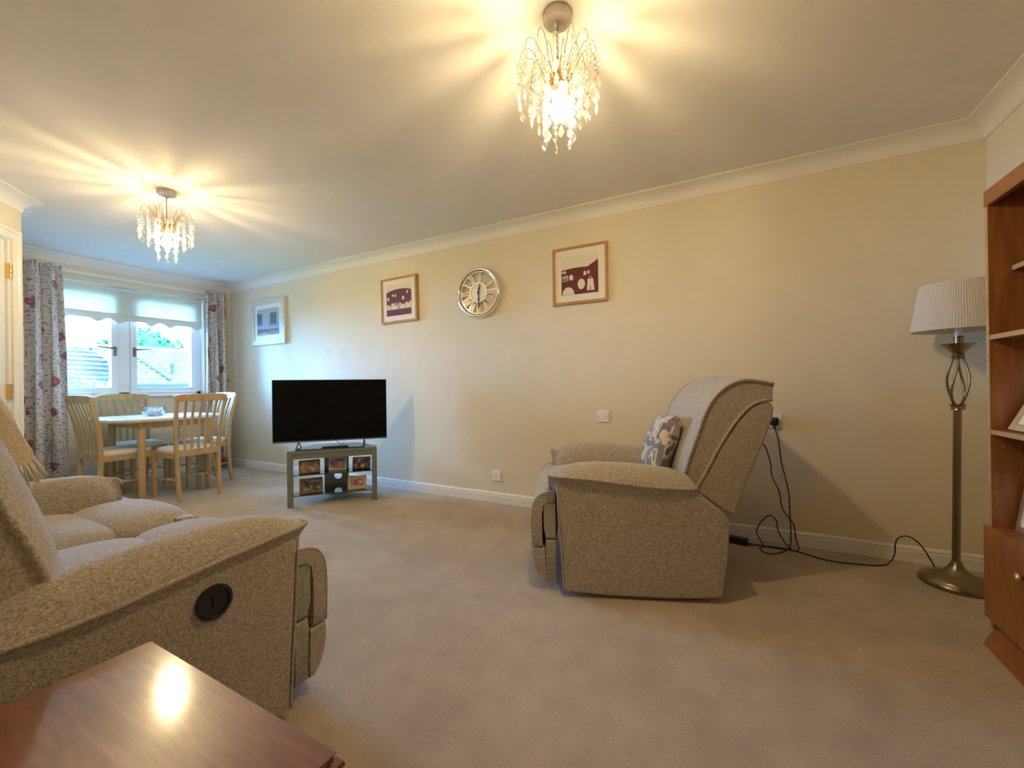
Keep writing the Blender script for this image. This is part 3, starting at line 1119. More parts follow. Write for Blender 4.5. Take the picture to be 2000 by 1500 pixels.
# knitted throw over the far back cushion with tassels
front = smooth_path([(x + SH[0] + SH[1] * (z - 0.555), 0, z) for x, z in SEAM], 4)
secs = []
cols = 14
path = [(q, p) for q, p in enumerate(front) if p.z > 0.69]
nf = len(front)
for i, (q, p) in enumerate(path):
    a, b = front[max(q - 1, 0)], front[min(q + 1, nf - 1)]
    t_ = (b - a).normalized()
    nn = Vector((t_.z, 0, -t_.x))
    outer, inner = [], []
    for k in range(cols + 1):
        v = k / cols
        yl = 0.016 + 0.20 * v + 0.05 * (i / len(path))
        u = min(1.0, abs(yl - 0.296 * 1.12) / 0.322)
        base = 0.085 * (1 - u ** 2.6) * (0.35 + 0.65 * sin(pi * min(1, (q + 1) / nf)) ** 0.7)
        off = base + 0.016 + 0.140 * sin(pi * (0.04 + 0.92 * v)) ** 0.6 + 0.004 * sin(v * 26 + i)
        outer.append(tuple(p + nn * off + Vector((0, yl, 0))))
        inner.append(tuple(p + nn * (base - 0.005) + Vector((0, yl, 0))))
    secs.append(outer + inner[::-1])
throw = obj('throw_blanket', MB().loft(secs), 'throw_knit', None, smooth=True, auto=60)
throw.parent = None
MW = Matrix.Translation(sofa.location) @ Matrix.Rotation(RAD(90), 4, 'Z')
throw.matrix_world = MW
tag(throw, 'beige knitted throw with pale tassels draped over the sofa back', 'throw')
for k in range(cols + 1):
    x, y, z = secs[0][k]
    x -= 0.008
    z += 0.004
    mb = MB()
    for q in range(5):
        an = q * 2 * pi / 5
        mb.tube([(x, y, z + 0.008), (x + 0.010 + 0.006 * cos(an), y + 0.005 * sin(an), z - 0.03), (x + 0.022 + 0.012 * cos(an), y + 0.010 * sin(an), z - 0.065 - 0.008 * random.random())], 0.0022, 5)
    obj('tassel', mb, 'tassel', throw, smooth=True)

# polished side table, lower left
st = thing('side_table', 'polished mahogany side table beside the sofa arm', 'side table', (-0.787, 0.12, 0))
TX, TY, TZ = 0.282, 0.281, 0.48
edge = [(0.0, 0.0), (-0.004, -0.003), (-0.003, -0.010), (0.006, -0.014), (0.008, -0.020), (0.002, -0.027), (-0.010, -0.029)]
mb = MB()
secs = []
for d, z in edge:
    secs.append([(-TX - d, -TY - d, TZ + z), (TX + d, -TY - d, TZ + z), (TX + d, TY + d, TZ + z), (-TX - d, TY + d, TZ + z)])
mb.loft(secs)
top = obj('table_top', mb, 'mahogany', st, auto=40)
obj('end_board', MB().box((TX - 0.048, -TY, TZ), (TX - 0.001, TY - 0.001, TZ + 0.0006)), 'mahogany', top)
mb = MB()
for y0, y1, x0, x1 in ((TY - 0.045, TY - 0.025, -TX + 0.04, TX - 0.04), (-TY + 0.025, -TY + 0.045, -TX + 0.04, TX - 0.04), (-TY + 0.03, TY - 0.03, -TX + 0.025, -TX + 0.045), (-TY + 0.03, TY - 0.03, TX - 0.045, TX - 0.025)):
    mb.box((x0, y0, TZ - 0.10), (x1, y1, TZ - 0.028))
obj('apron', mb, 'mahogany', st)
for sx in (-1, 1):
    for sy in (-1, 1):
        obj('leg', MB().bar([(sx * (TX - 0.04), sy * (TY - 0.04), 0, 0.028), (sx * (TX - 0.04), sy * (TY - 0.04), TZ - 0.03, 0.042)], 0.04, 0.036), 'mahogany', st, bevel=0.003)

# ------------------------------------------------------------------ television corner
TWa = RAD(47.25)
wdir = Vector((cos(TWa), sin(TWa), 0))
t0 = Vector((-3.273, 2.143, 0))
tvc = t0 + wdir * 0.354                       # centre of the stand's front
# local: x along the front, y backwards
ts = thing('tv_stand', 'grey-green corner television stand with two glass shelves', 'tv stand', tvc, TWa)
HWs, DEP, BWs = 0.354, 0.40, 0.16
poly = [(-HWs, 0), (HWs, 0), (HWs, 0.10), (BWs + 0.02, DEP), (-BWs - 0.02, DEP), (-HWs, 0.10)]
obj('stand_top', MB().prism(poly, 2, 0.440, 0.467), 'stand_grey', ts, bevel=0.003)
obj('fascia', MB().box((-HWs + 0.033, 0.004, 0.398), (HWs - 0.033, 0.022, 0.440)), 'stand_grey', ts)
for sx in (-1, 1):
    obj('leg', MB().box((sx * HWs - (0.042 if sx > 0 else 0), 0.0, 0), (sx * HWs + (0.042 if sx < 0 else 0), 0.042, 0.440)), 'stand_grey', ts, bevel=0.003)
# back column with a cable hole
def ring_panel(mb, x0, x1, z0, z1, y0, y1, cx, cz, r, n=28):
    def sqp(a):
        c, s_ = cos(a), sin(a)
        k = 1e9
        if c > 1e-6: k = min(k, (x1 - cx) / c)
        if c < -1e-6: k = min(k, (x0 - cx) / c)
        if s_ > 1e-6: k = min(k, (z1 - cz) / s_)
        if s_ < -1e-6: k = min(k, (z0 - cz) / s_)
        return cx + c * k, cz + s_ * k
    angs = sorted([2 * pi * k / n for k in range(n)] + [atan2(z - cz, x - cx) % (2 * pi) for x in (x0, x1) for z in (z0, z1)])
    ins = [(cx + r * cos(a), cz + r * sin(a)) for a in angs]
    out = [sqp(a) for a in angs]
    m = len(angs)
    vs = [(x, y0, z) for x, z in ins] + [(x, y0, z) for x, z in out] + [(x, y1, z) for x, z in ins] + [(x, y1, z) for x, z in out]
    fs = []
    for k in range(m):
        j = (k + 1) % m
        fs += [(k, j, m + j, m + k), (2 * m + j, 2 * m + k, 3 * m + k, 3 * m + j), (j, k, 2 * m + k, 2 * m + j), (m + k, m + j, 3 * m + j, 3 * m + k)]
    return mb.add(vs, fs)


mb = MB()
ring_panel(mb, -0.105, 0.105, 0.0, 0.372, DEP - 0.02, DEP, 0.012, 0.166, 0.034)
mb.box((-0.105, DEP - 0.02, 0.386), (0.105, DEP, 0.44))
mb.box((-0.105, DEP - 0.02, 0.372), (-0.03, DEP, 0.386)).box((0.03, DEP - 0.02, 0.372), (0.105, DEP, 0.386))
obj('back_column', mb, 'stand_grey', ts)
for z in (0.262, 0.092):
    poly = [(-HWs + 0.034, 0.014), (HWs - 0.034, 0.014), (HWs - 0.03, 0.11), (BWs - 0.01, DEP - 0.02), (-BWs + 0.01, DEP - 0.02), (-HWs + 0.03, 0.11)]
    o = obj('glass_shelf', MB().prism(poly, 2, z - 0.006, z), 'shelf_glass', ts)
    obj('shelf_edge', MB().box((-HWs + 0.034, 0.012, z - 0.0065), (HWs - 0.034, 0.0145, z + 0.0005)), 'glass_edge', o)

tvt = thing('television', 'large flat black television standing on the corner stand', 'television', tvc + Vector((-wdir.y, wdir.x, 0)) * 0.10 + wdir * -0.016 + Vector((0, 0, 0.467)), TWa)
TWd, TH = 0.460, 0.535
zb = 0.060
body = obj('tv_body', MB().box((-TWd, 0.0, zb), (TWd, 0.022, zb + TH)).box((-0.30, 0.022, zb + 0.02), (0.30, 0.06, zb + 0.34)), 'black_plastic', tvt, bevel=0.003)
obj('screen', MB().box((-TWd + 0.006, -0.0015, zb + 0.016), (TWd - 0.006, 0.002, zb + TH - 0.006)), 'black_screen', body)
obj('lower_trim', MB().box((-TWd, -0.003, zb), (TWd, 0.004, zb + 0.010)), 'grey_metal', body)
for sx in (-0.265, 0.265):
    mb = MB()
    mb.tube([(sx, 0.012, zb + 0.004), (sx - 0.006, -0.085, 0.004)], 0.005, 8)
    mb.tube([(sx, 0.012, zb + 0.004), (sx + 0.006, 0.11, 0.004)], 0.005, 8)
    mb.tube([(sx - 0.006, -0.085, 0.004), (sx + 0.006, 0.11, 0.004)], 0.0045, 8)
    obj('stand_foot', mb, 'black_plastic', tvt, smooth=True)
obj('foot_bar', MB().tube([(-0.271, -0.085, 0.0045), (0.259, -0.085, 0.0045)], 0.0045, 8), 'black_plastic', tvt, smooth=True)
tvn = Vector((-wdir.y, wdir.x, 0))
sb = thing('media_box', 'slim black media box on the corner stand below the television', 'media box', tvc + tvn * 0.052 + wdir * 0.015 + Vector((0, 0, 0.467)), TWa)
obj('case', MB().box((-0.105, -0.03, 0.0), (0.105, 0.03, 0.022)), 'black_plastic', sb, bevel=0.004)
obj('front_strip', MB().box((-0.10, -0.0315, 0.004), (0.10, -0.0295, 0.010)), 'black_screen', sb)


def photo_frame(name, label, W, H, bw, fm, pm, base, rz, lean, mount=0.0, thick=0.014, group=None, cat='photo frame'):
    r = thing(name, label, cat, base, rz, group)
    T = Matrix.Translation((0, 0, thick * sin(lean) - 0.0005)) @ Matrix.Rotation(-lean, 4, 'X')
    fr = MB()
    for lo, hi in (((-W / 2, 0, 0), (W / 2, thick, bw)), ((-W / 2, 0, H - bw), (W / 2, thick, H)), ((-W / 2, 0, bw), (-W / 2 + bw, thick, H - bw)), ((W / 2 - bw, 0, bw), (W / 2, thick, H - bw))):
        fr.box(lo, hi, T)
    obj('frame', fr, fm, r, bevel=0.002)
    if mount:
        obj('mount', MB().box((-W / 2 + bw - 0.002, thick * 0.5, bw - 0.002), (W / 2 - bw + 0.002, thick * 0.9, H - bw + 0.002), T), 'mount_white', r)
    q = bw + mount
    obj('photograph', MB().box((-W / 2 + q - 0.001, thick * 0.42, q - 0.001), (W / 2 - q + 0.001, thick * 0.85, H - q + 0.001), T), pm, r)
    mb = MB()
    p1 = T @ Vector((0, thick, H * 0.62))
    mb.tube([p1, (0, thick + H * 0.62 * math.tan(lean) + H * 0.22, 0.004)], 0.004, 6)
    obj('strut', mb, 'dark_frame', r)
    return r


def on_stand(x, y, z):
    return tvc + wdir * x + tvn * y + Vector((0, 0, z))


photo_frame('photo_frame', 'dark photo frame with a sepia picture on the upper glass shelf', 0.165, 0.112, 0.010, 'dark_frame', 'photo_a', on_stand(-0.19, 0.07, 0.262), TWa + RAD(12), RAD(16))
photo_frame('photo_frame', 'photo frame with a colourful group picture centred on the upper glass shelf', 0.145, 0.112, 0.012, 'pale_frame', 'photo_b', on_stand(0.025, 0.12, 0.262), TWa + RAD(-3), RAD(14))
photo_frame('photo_frame', 'black photo frame with a wedding group picture on the upper glass shelf', 0.150, 0.108, 0.007, 'black_plastic', 'photo_c', on_stand(0.222, 0.085, 0.262), TWa - RAD(8), RAD(14))
photo_frame('photo_frame', 'wide wooden photo frame with a dark picture on the lower glass shelf', 0.180, 0.128, 0.022, 'dark_frame', 'photo_d', on_stand(-0.178, 0.06, 0.092), TWa + RAD(10), RAD(14))
photo_frame('photo_frame', 'pale gold photo frame with a red picture on the lower glass shelf', 0.155, 0.118, 0.026, 'gold_frame', 'photo_e', on_stand(0.185, 0.06, 0.092), TWa - RAD(4), RAD(16))
obj('cord', MB().tube(smooth_path([(0.02, 0.05, 0.15), (0.03, 0.08, 0.06), (0.06, 0.12, 0.010), (0.08, 0.24, 0.006), (0.08, 0.292, 0.006), (0.08, 0.310, 0.000), (0.08, 0.316, -0.03), (0.08, 0.32, -0.16), (0.08, 0.325, -0.40), (0.10, 0.36, -0.462)], 5), 0.003, 6), 'black_plastic', tvt, smooth=True)

# ------------------------------------------------------------------ pictures and clock on the long wall
def poly_fill(mb, mat, pts, y):
    mb.mat(mat)
    mb.add([(x, y, z) for x, z in pts], [tuple(range(len(pts)))])


def ell(cx, cz, rx, rz, n=20, a0=0, a1=2 * pi):
    return [(cx + rx * cos(a0 + (a1 - a0) * k / n), cz + rz * sin(a0 + (a1 - a0) * k / n)) for k in range(n)]


def wall_picture(label, xc, zc, W, H, bw, dep, fm, mount, mm, print_fn, tilt=0.0):
    r = thing('framed_picture', label, 'picture', (xc, YB, zc - H / 2))
    r.rotation_euler = (0, tilt, 0)
    fr = []
    for n_, pts in (('b', [(-W / 2, 0), (W / 2, 0), (W / 2 - bw, bw), (-W / 2 + bw, bw)]), ('t', [(-W / 2, H), (-W / 2 + bw, H - bw), (W / 2 - bw, H - bw), (W / 2, H)]),
                    ('l', [(-W / 2, 0), (-W / 2 + bw, bw), (-W / 2 + bw, H - bw), (-W / 2, H)]), ('r', [(W / 2, 0), (W / 2, H), (W / 2 - bw, H - bw), (W / 2 - bw, bw)])):
        obj('frame_side', MB().prism(pts, 1, -dep, 0), fm, r, bevel=0.002)
    obj('mount', MB().box((-W / 2 + bw, -dep + 0.010, bw), (W / 2 - bw, -0.002, H - bw)), mm, r)
    mb = MB()
    print_fn(mb, W - 2 * bw - 2 * mount, H - 2 * bw - 2 * mount)
    mb.v = [(x, y - dep + 0.0095, z + bw + mount) for x, y, z in mb.v]
    p = obj('print', mb, None, r)
    return r


def strip(mb, mat, tops, y, w_, bottom=0.0):
    n = len(tops) - 1
    mb.mat(mat)
    for i in range(n):
        x0, x1 = -w_ / 2 + w_ * i / n, -w_ / 2 + w_ * (i + 1) / n
        mb.add([(x0, y, bottom), (x1, y, bottom), (x1, y, tops[i + 1]), (x0, y, tops[i])], [(0, 1, 2, 3)])


def print_hills(mb, w_, h):
    poly_fill(mb, 'art_cream', [(-w_ / 2, 0), (w_ / 2, 0), (w_ / 2, h), (-w_ / 2, h)], 0)
    tops = []
    for k in range(31):
        u = k / 30
        tops.append(h * (0.655 + 0.035 * sin(u * pi * 1.1) if u < 0.72 else 0.655 + 0.035 * sin(0.72 * pi * 1.1) + 0.16 * (u - 0.72) / 0.28))
    strip(mb, 'art_red', tops, -0.0004, w_)
    strip(mb, 'art_red_light', [h * (0.40 + 0.20 * (k / 30) ** 1.5) for k in range(31)], -0.0007, w_, 0.0)
    mb.mat('art_red')
    strip(mb, 'art_red', [h * (0.30 + 0.22 * (k / 30)) for k in range(31)], -0.0009, w_)
    y = -0.0012
    poly_fill(mb, 'art_cream', [(-w_ / 2 + w_ * (0.02 + 0.34 * k / 16), h * 0.005 + h * 0.20 * sqrt(max(0, 1 - (2 * k / 16 - 1) ** 2))) for k in range(17)], y)
    poly_fill(mb, 'art_cream', ell(w_ * 0.05, h * 0.25, w_ * 0.10, h * 0.135), y)
    poly_fill(mb, 'art_cream', ell(-w_ * 0.225, h * 0.445, w_ * 0.058, h * 0.075), y)
    for cx, cz, r in ((-0.46, 0.60, 0.025), (-0.395, 0.60, 0.028), (0.245, 0.53, 0.032)):
        poly_fill(mb, 'art_cream', ell(w_ * cx, h * cz, w_ * r, h * r * 1.5), y)
    poly_fill(mb, 'art_grey', [(-w_ * 0.48, h * 0.36), (-w_ * 0.31, h * 0.37), (-w_ * 0.31, h * 0.52), (-w_ * 0.48, h * 0.50)], y)
    for q in (-0.44, -0.37):
        poly_fill(mb, 'art_black', [(w_ * q - 0.006, h * 0.38), (w_ * q + 0.006, h * 0.38), (w_ * q + 0.006, h * 0.43), (w_ * q - 0.006, h * 0.43)], y - 0.0004)
    poly_fill(mb, 'art_cream', [(w_ * 0.11, h * 0.46), (w_ * 0.19, h * 0.47), (w_ * 0.18, h * 0.57), (w_ * 0.12, h * 0.57)], y)
    poly_fill(mb, 'art_cream', [(w_ * 0.20, h * 0.07), (w_ * 0.40, h * 0.06), (w_ * 0.37, h * 0.36), (w_ * 0.22, h * 0.36)], y)
    poly_fill(mb, 'art_black', [(w_ * 0.285, h * 0.07), (w_ * 0.305, h * 0.07), (w_ * 0.30, h * 0.19), (w_ * 0.288, h * 0.19)], y - 0.0004)
    poly_fill(mb, 'art_brown', [(w_ * 0.24, h * 0.37), (w_ * 0.35, h * 0.37), (w_ * 0.33, h * 0.43), (w_ * 0.25, h * 0.43)], y)


def print_dome(mb, w_, h):
    poly_fill(mb, 'art_cream', [(-w_ / 2, 0), (w_ / 2, 0), (w_ / 2, h), (-w_ / 2, h)], 0)
    strip(mb, 'art_plum', [h * (0.70 + 0.15 * sqrt(max(0, 1 - ((k / 30 - 0.52) / 0.56) ** 2))) for k in range(31)], -0.0004, w_)
    y = -0.0008
    for cx, cz, rx in ((-0.43, 0.56, 0.042), (-0.24, 0.665, 0.034), (-0.14, 0.65, 0.036), (0.18, 0.54, 0.048), (0.35, 0.72, 0.034)):
        poly_fill(mb, 'art_cream', ell(w_ * cx, h * cz, w_ * rx, h * rx * 1.35), y)
    rnd = random.Random(3)
    x = -w_ / 2
    while x < w_ / 2 - 0.001:
        wd = min(rnd.uniform(0.010, 0.022), w_ / 2 - x)
        hh = rnd.uniform(0.32, 0.42)
        poly_fill(mb, rnd.choice(['art_cream', 'art_grey', 'art_cream']), [(x, h * 0.20), (x + wd, h * 0.20), (x + wd, h * hh), (x, h * hh)], y - 0.0003)
        x += wd
    strip(mb, 'art_plum', [h * (0.19 + 0.01 * sin(k)) for k in range(31)], y - 0.0007, w_)


def print_street(mb, w_, h):
    poly_fill(mb, 'art_lilac', [(-w_ / 2, 0), (w_ / 2, 0), (w_ / 2, h), (-w_ / 2, h)], 0)
    y = -0.0005
    for cx, ww in ((-0.39, 0.20), (0.24, 0.26)):
        a, b = w_ * (cx - ww / 2), w_ * (cx + ww / 2)
        poly_fill(mb, 'art_navy', [(a - 0.008, h * 0.40), (b + 0.008, h * 0.40), (b + 0.008, h * 0.82), (a - 0.008, h * 0.82)], y)
        poly_fill(mb, 'art_teal', [(a, h * 0.41), (a + (b - a) * 0.42, h * 0.41), (a + (b - a) * 0.42, h * 0.78), (a, h * 0.78)], y - 0.0003)
        poly_fill(mb, 'art_teal', [(a + (b - a) * 0.58, h * 0.41), (b, h * 0.41), (b, h * 0.78), (a + (b - a) * 0.58, h * 0.78)], y - 0.0003)
        poly_fill(mb, 'art_grey', [(a - 0.02, h * 0.82), (b + 0.02, h * 0.82), (b + 0.02, h * 0.86), (a - 0.02, h * 0.86)], y - 0.0003)
    for k in range(14):
        x = w_ * (0.02 + 0.48 * k / 14)
        poly_fill(mb, 'art_navy', [(x, h * 0.28), (x + 0.003, h * 0.28), (x + 0.003, h * 0.40), (x, h * 0.40)], y - 0.0006)
    poly_fill(mb, 'art_navy', [(0, h * 0.395), (w_ * 0.5, h * 0.395), (w_ * 0.5, h * 0.41), (0, h * 0.41)], y - 0.0006)
    strip(mb, 'art_navy', [h * (0.24 - 0.02 * k / 30 + 0.012 * sin(k * 1.3)) for k in range(31)], y - 0.0009, w_)
    strip(mb, 'art_brown', [h * (0.15 + 0.012 * sin(k * 2.1)) for k in range(31)], y - 0.0012, w_)
    strip(mb, 'art_grey', [h * (0.05 + 0.03 * sin(k * 0.21)) for k in range(31)], y - 0.0015, w_)


wall_picture('square oak-framed print of dark red hills with white ovals and small houses', -1.040, 1.831, 0.436, 0.440, 0.020, 0.026, 'oak_frame', 0.052, 'mount_cream', print_hills)
wall_picture('square oak-framed print of a plum domed hill over a row of houses', -2.862, 1.834, 0.456, 0.440, 0.020, 0.03, 'oak_frame', 0.050, 'mount_cream', print_dome, RAD(-0.7))
wall_picture('wide pale-framed picture of a lilac house front with shuttered windows', -4.950, 1.790, 0.660, 0.548, 0.062, 0.038, 'pale_frame', 0.052, 'mount_white', print_street)

# wall clock
ck = thing('wall_clock', 'round silver wall clock with an open roman-numeral dial', 'clock', (-1.945, YB, 1.795))
RC = 0.212
secs = []
pr = [(RC - 0.028, -0.016), (RC - 0.030, -0.030), (RC - 0.022, -0.044), (RC - 0.010, -0.050), (RC, -0.046), (RC + 0.006, -0.030), (RC + 0.006, -0.004), (RC - 0.010, 0.0), (RC - 0.022, -0.002)]
nS = 64
for k in range(nS + 1):
    a = 2 * pi * k / nS
    secs.append([(r * cos(a), y, r * sin(a)) for r, y in pr])
obj('rim', MB().loft(secs, True, False), 'chrome', ck, smooth=True, auto=50)


def zring(r0, r1, y0, y1, n=48):
    s_ = []
    for k in range(n + 1):
        a = 2 * pi * k / n
        s_.append([(r * cos(a), y, r * sin(a)) for r, y in ((r0, y0), (r0, y1), (r1, y1), (r1, y0))])
    return MB().loft(s_, True, False)


mb = MB().lathe([(0.0, 0.0), (0.078, 0.0), (0.078, 0.006), (0.0, 0.006)], 40)
mb.v = [(x, -0.020 - z, y) for x, y, z in mb.v]
obj('dial', mb, 'clock_face', ck, auto=30)
obj('dial_ring', zring(0.078, 0.086, -0.032, -0.016), 'chrome', ck, auto=40)
obj('outer_ring', zring(RC - 0.036, RC - 0.026, -0.030, -0.018), 'chrome', ck, auto=40)
ROM = ['XII', 'I', 'II', 'III', 'IIII', 'V', 'VI', 'VII', 'VIII', 'IX', 'X', 'XI']
r0_, r1_ = 0.084, 0.178
for i, rm in enumerate(ROM):
    mb = MB()
    wid = {'I': 0.0135, 'V': 0.026, 'X': 0.026}
    tot = sum(wid[c] for c in rm)
    x = -tot / 2
    strokes = []
    for ch in rm:
        cx = x + wid[ch] / 2
        x += wid[ch]
        if ch == 'I':
            strokes.append(((cx, r0_), (cx, r1_), 0.0056))
        elif ch == 'V':
            strokes.append(((cx, r0_), (cx - 0.010, r1_), 0.0058))
            strokes.append(((cx, r0_), (cx + 0.010, r1_), 0.0036))
        else:
            strokes.append(((cx - 0.010, r1_), (cx + 0.010, r0_), 0.0058))
            strokes.append(((cx + 0.010, r1_), (cx - 0.010, r0_), 0.0036))
    A = -i * pi / 6
    for (xa, za), (xb, zb_), th in strokes:
        d = Vector((xb - xa, zb_ - za)).normalized()
        q = Vector((-d.y, d.x)) * th / 2
        for serif in ((xa, za), (xb, zb_)):
            pass
        pts = [(xa + q.x, za + q.y), (xb + q.x, zb_ + q.y), (xb - q.x, zb_ - q.y), (xa - q.x, za - q.y)]
        pts = [(px * cos(A) - pz * sin(A), px * sin(A) + pz * cos(A)) for px, pz in pts]
        mb.prism(pts, 1, -0.029, -0.023)
    obj('numeral', mb, 'chrome', ck)
for nm, L, ang, tail, wd in (('hour_hand', 0.082, RAD(-13), 0.02, 0.012), ('minute_hand', 0.145, RAD(180 + 3), 0.02, 0.010)):
    prof = [(-0.0015, -tail), (-0.0015, 0), (-wd * 0.5, L * 0.10), (-0.003, L * 0.2), (-wd * 0.75, L * 0.42), (-0.003, L * 0.62), (-wd * 0.35, L * 0.75), (0, L), (wd * 0.35, L * 0.75), (0.003, L * 0.62), (wd * 0.75, L * 0.42), (0.003, L * 0.2), (wd * 0.5, L * 0.10), (0.0015, 0), (0.0015, -tail)]
    pts = [(px * cos(ang) - pz * sin(ang), px * sin(ang) + pz * cos(ang)) for px, pz in prof]
    obj(nm, MB().prism(pts, 1, -0.034, -0.031), 'hand_black', ck)
mb = MB().lathe([(0.010, 0.0), (0.010, 0.006), (0.0, 0.008)], 20)
mb.v = [(x, -0.030 - z, y) for x, y, z in mb.v]
obj('hub', mb, 'hand_black', ck, auto=40)

# switch and sockets
sp = thing('light_switch', 'square white rocker switch on the long wall beside the armchair', 'switch', (-0.872, YB, 0.712))
obj('plate', MB().box((-0.043, -0.010, 0), (0.043, 0, 0.086)), 'switch_white', sp, bevel=0.003)
obj('rocker', MB().box((-0.010, -0.016, 0.030), (0.010, -0.009, 0.056)), 'switch_white', sp, bevel=0.002)
for sx in (-0.030, 0.030):
    mb = MB().lathe([(0.003, 0), (0.003, 0.001)], 10)
    obj('screw', MB().add([(x + sx, -0.0105 - z, y + 0.043) for x, y, z in mb.v], mb.f), 'slot_dark', sp)


def socket(label, x, z, W=0.086, pins=((0, 0),)):
    r = thing('power_socket', label, 'socket', (x, YB, z))
    obj('plate', MB().box((-W / 2, -0.012, 0), (W / 2, 0, 0.086)), 'switch_white', r, bevel=0.003)
    for px, _ in pins:
        for hx, hz, a, b in ((0, 0.056, 0.0025, 0.005), (-0.011, 0.034, 0.004, 0.0025), (0.011, 0.034, 0.004, 0.0025)):
            obj('pin_hole', MB().box((px + hx - a, -0.0125, hz - b), (px + hx + a, -0.011, hz + b)), 'slot_dark', r)
    for sx in (-W / 2 + 0.010, W / 2 - 0.010):
        obj('screw', MB().box((sx - 0.003, -0.0125, 0.040), (sx + 0.003, -0.011, 0.046)), 'slot_dark', r)
    return r


socket('single white power socket low on the wall above the skirting', -1.800, 0.184)
socket('double white power socket on the wall behind the armchair', 0.173, 0.710, 0.146, ((-0.036, 0),))
pg = thing('black_plug', 'black mains plug pushed into the socket behind the armchair', 'plug', (0.205, YB - 0.012, 0.725))
obj('plug_body', MB().sq((0, -0.022, 0.028), (0.048, 0.046, 0.052), 4, 6), 'black_plastic', pg, smooth=True)
obj('cord_grip', MB().tube([(0, -0.026, 0.008), (0.002, -0.028, -0.018)], 0.006, 8), 'black_plastic', pg, smooth=True)

def into(par, pts):
    """world points into the space of a thing"""
    Mi = (Matrix.Translation(par.location) @ Matrix.Rotation(par.rotation_euler.z, 4, 'Z')).inverted()
    return [tuple(Mi @ Vector(p)) for p in pts]


r_c = 0.0034
c1 = [(0.206, 3.012, 0.712), (0.225, 3.005, 0.635), (0.239, 3.0, 0.503), (0.271, 2.99, 0.336), (0.277, 2.99, 0.183), (0.280, 2.985, 0.06), (0.270, 2.965, 0.008), (0.24, 2.90, 0.005), (0.205, 2.852, 0.005), (0.151, 2.815, 0.005), (0.114, 2.873, 0.005), (0.135, 2.93, 0.006), (0.11, 2.955, 0.05), (0.101, 2.965, 0.085), (0.134, 2.97, 0.15), (0.174, 2.97, 0.185), (0.207, 2.97, 0.155), (0.214, 2.97, 0.10), (0.25, 2.96, 0.03), (0.275, 2.94, 0.006), (0.20, 2.925, 0.006), (0.10, 2.935, 0.006), (0.05, 2.92, 0.010)]
obj('cord', MB().tube(smooth_path(into(pg, c1), 6), r_c, 6), 'cable', pg, smooth=True)
c2 = [(-0.02, 2.90, 0.62), (0.10, 2.955, 0.66), (0.150, 2.98, 0.606), (0.181, 2.99, 0.498), (0.188, 2.99, 0.421), (0.224, 2.99, 0.331), (0.236, 2.99, 0.239), (0.269, 2.985, 0.182), (0.294, 2.98, 0.14), (0.304, 2.975, 0.065), (0.315, 2.955, 0.012), (0.300, 2.93, 0.005), (0.27, 2.945, 0.005)]
c2 = [(-0.064, 2.640, 0.62), (0.02, 2.78, 0.595), (0.10, 2.92, 0.625)] + c2[2:]
obj('cord', MB().tube(smooth_path(into(arm_c, c2), 6), r_c, 6), 'cable', arm_c, smooth=True)['label'] = 'dark cord dangling behind the back'
c3 = [(0.05, 2.912, 0.012), (0.114, 2.93, 0.006), (0.159, 2.94, 0.005), (0.237, 2.944, 0.005), (0.311, 2.921, 0.005), (0.444, 2.854, 0.005), (0.581, 2.871, 0.005), (0.67, 2.90, 0.005), (0.715, 2.93, 0.015), (0.738, 2.935, 0.06), (0.742, 2.935, 0.11), (0.752, 2.935, 0.150), (0.786, 2.935, 0.170), (0.822, 2.93, 0.155), (0.850, 2.92, 0.12), (0.872, 2.90, 0.07), (0.885, 2.885, 0.035)]
ad = thing('power_adapter', 'black power adapter box on the carpet behind the armchair', 'adapter', (0.0, 2.925, 0), RAD(-12))
obj('case', MB().box((-0.055, -0.025, 0), (0.055, 0.025, 0.040)), 'black_plastic', ad, bevel=0.005)
obj('cord_relief', MB().tube([(0.053, 0, 0.014), (0.075, -0.003, 0.012)], 0.005, 8), 'black_plastic', ad, smooth=True)

# ------------------------------------------------------------------ floor lamp in the corner
fl_ = thing('floor_lamp', 'antique brass floor lamp with a white pleated shade', 'lamp', (0.932, 2.80, 0))
TILT = Vector((0.881, 0.474)) * 0.022          # the lamp leans slightly


def lean(mb):
    mb.v = [(x + TILT.x * z, y + TILT.y * z, z) for x, y, z in mb.v]
    return mb


obj('base', lean(MB().lathe([(r * 0.83, z) for r, z in [(0.160, 0.0), (0.166, 0.006), (0.168, 0.014), (0.162, 0.024), (0.150, 0.030), (0.146, 0.036), (0.120, 0.044), (0.085, 0.054), (0.058, 0.066), (0.038, 0.084), (0.026, 0.104), (0.021, 0.116), (0.0, 0.117)]], 40)), 'antique_brass', fl_, smooth=True, auto=40)
mb = MB()
for k in range(3):
    a = 2 * pi * k / 3 + 0.5
    mb.lathe([(0.0082, 0.100), (0.0082, 0.862)], 12, (0.0085 * cos(a), 0.0085 * sin(a), 0))
obj('pole', lean(mb), 'antique_brass', fl_, smooth=True, auto=40)
obj('lower_collar', lean(MB().lathe([(0.0, 0.850), (0.026, 0.850), (0.024, 0.857), (0.028, 0.862), (0.024, 0.868), (0.032, 0.878), (0.0, 0.879)], 24)), 'antique_brass', fl_, smooth=True, auto=40)
for k in range(4):
    a = 2 * pi * k / 4 + 0.35
    pts = []
    for q in range(17):
        u = q / 16
        r = 0.012 + 0.029 * sin(pi * u ** 0.85) ** 0.9 if 0 < u < 1 else 0.012
        pts.append((r * cos(a + u * 1.0), r * sin(a + u * 1.0), 0.872 + 0.238 * u))
    obj('cage_rod', lean(MB().tube(pts, 0.0055, 8)), 'antique_brass', fl_, smooth=True)
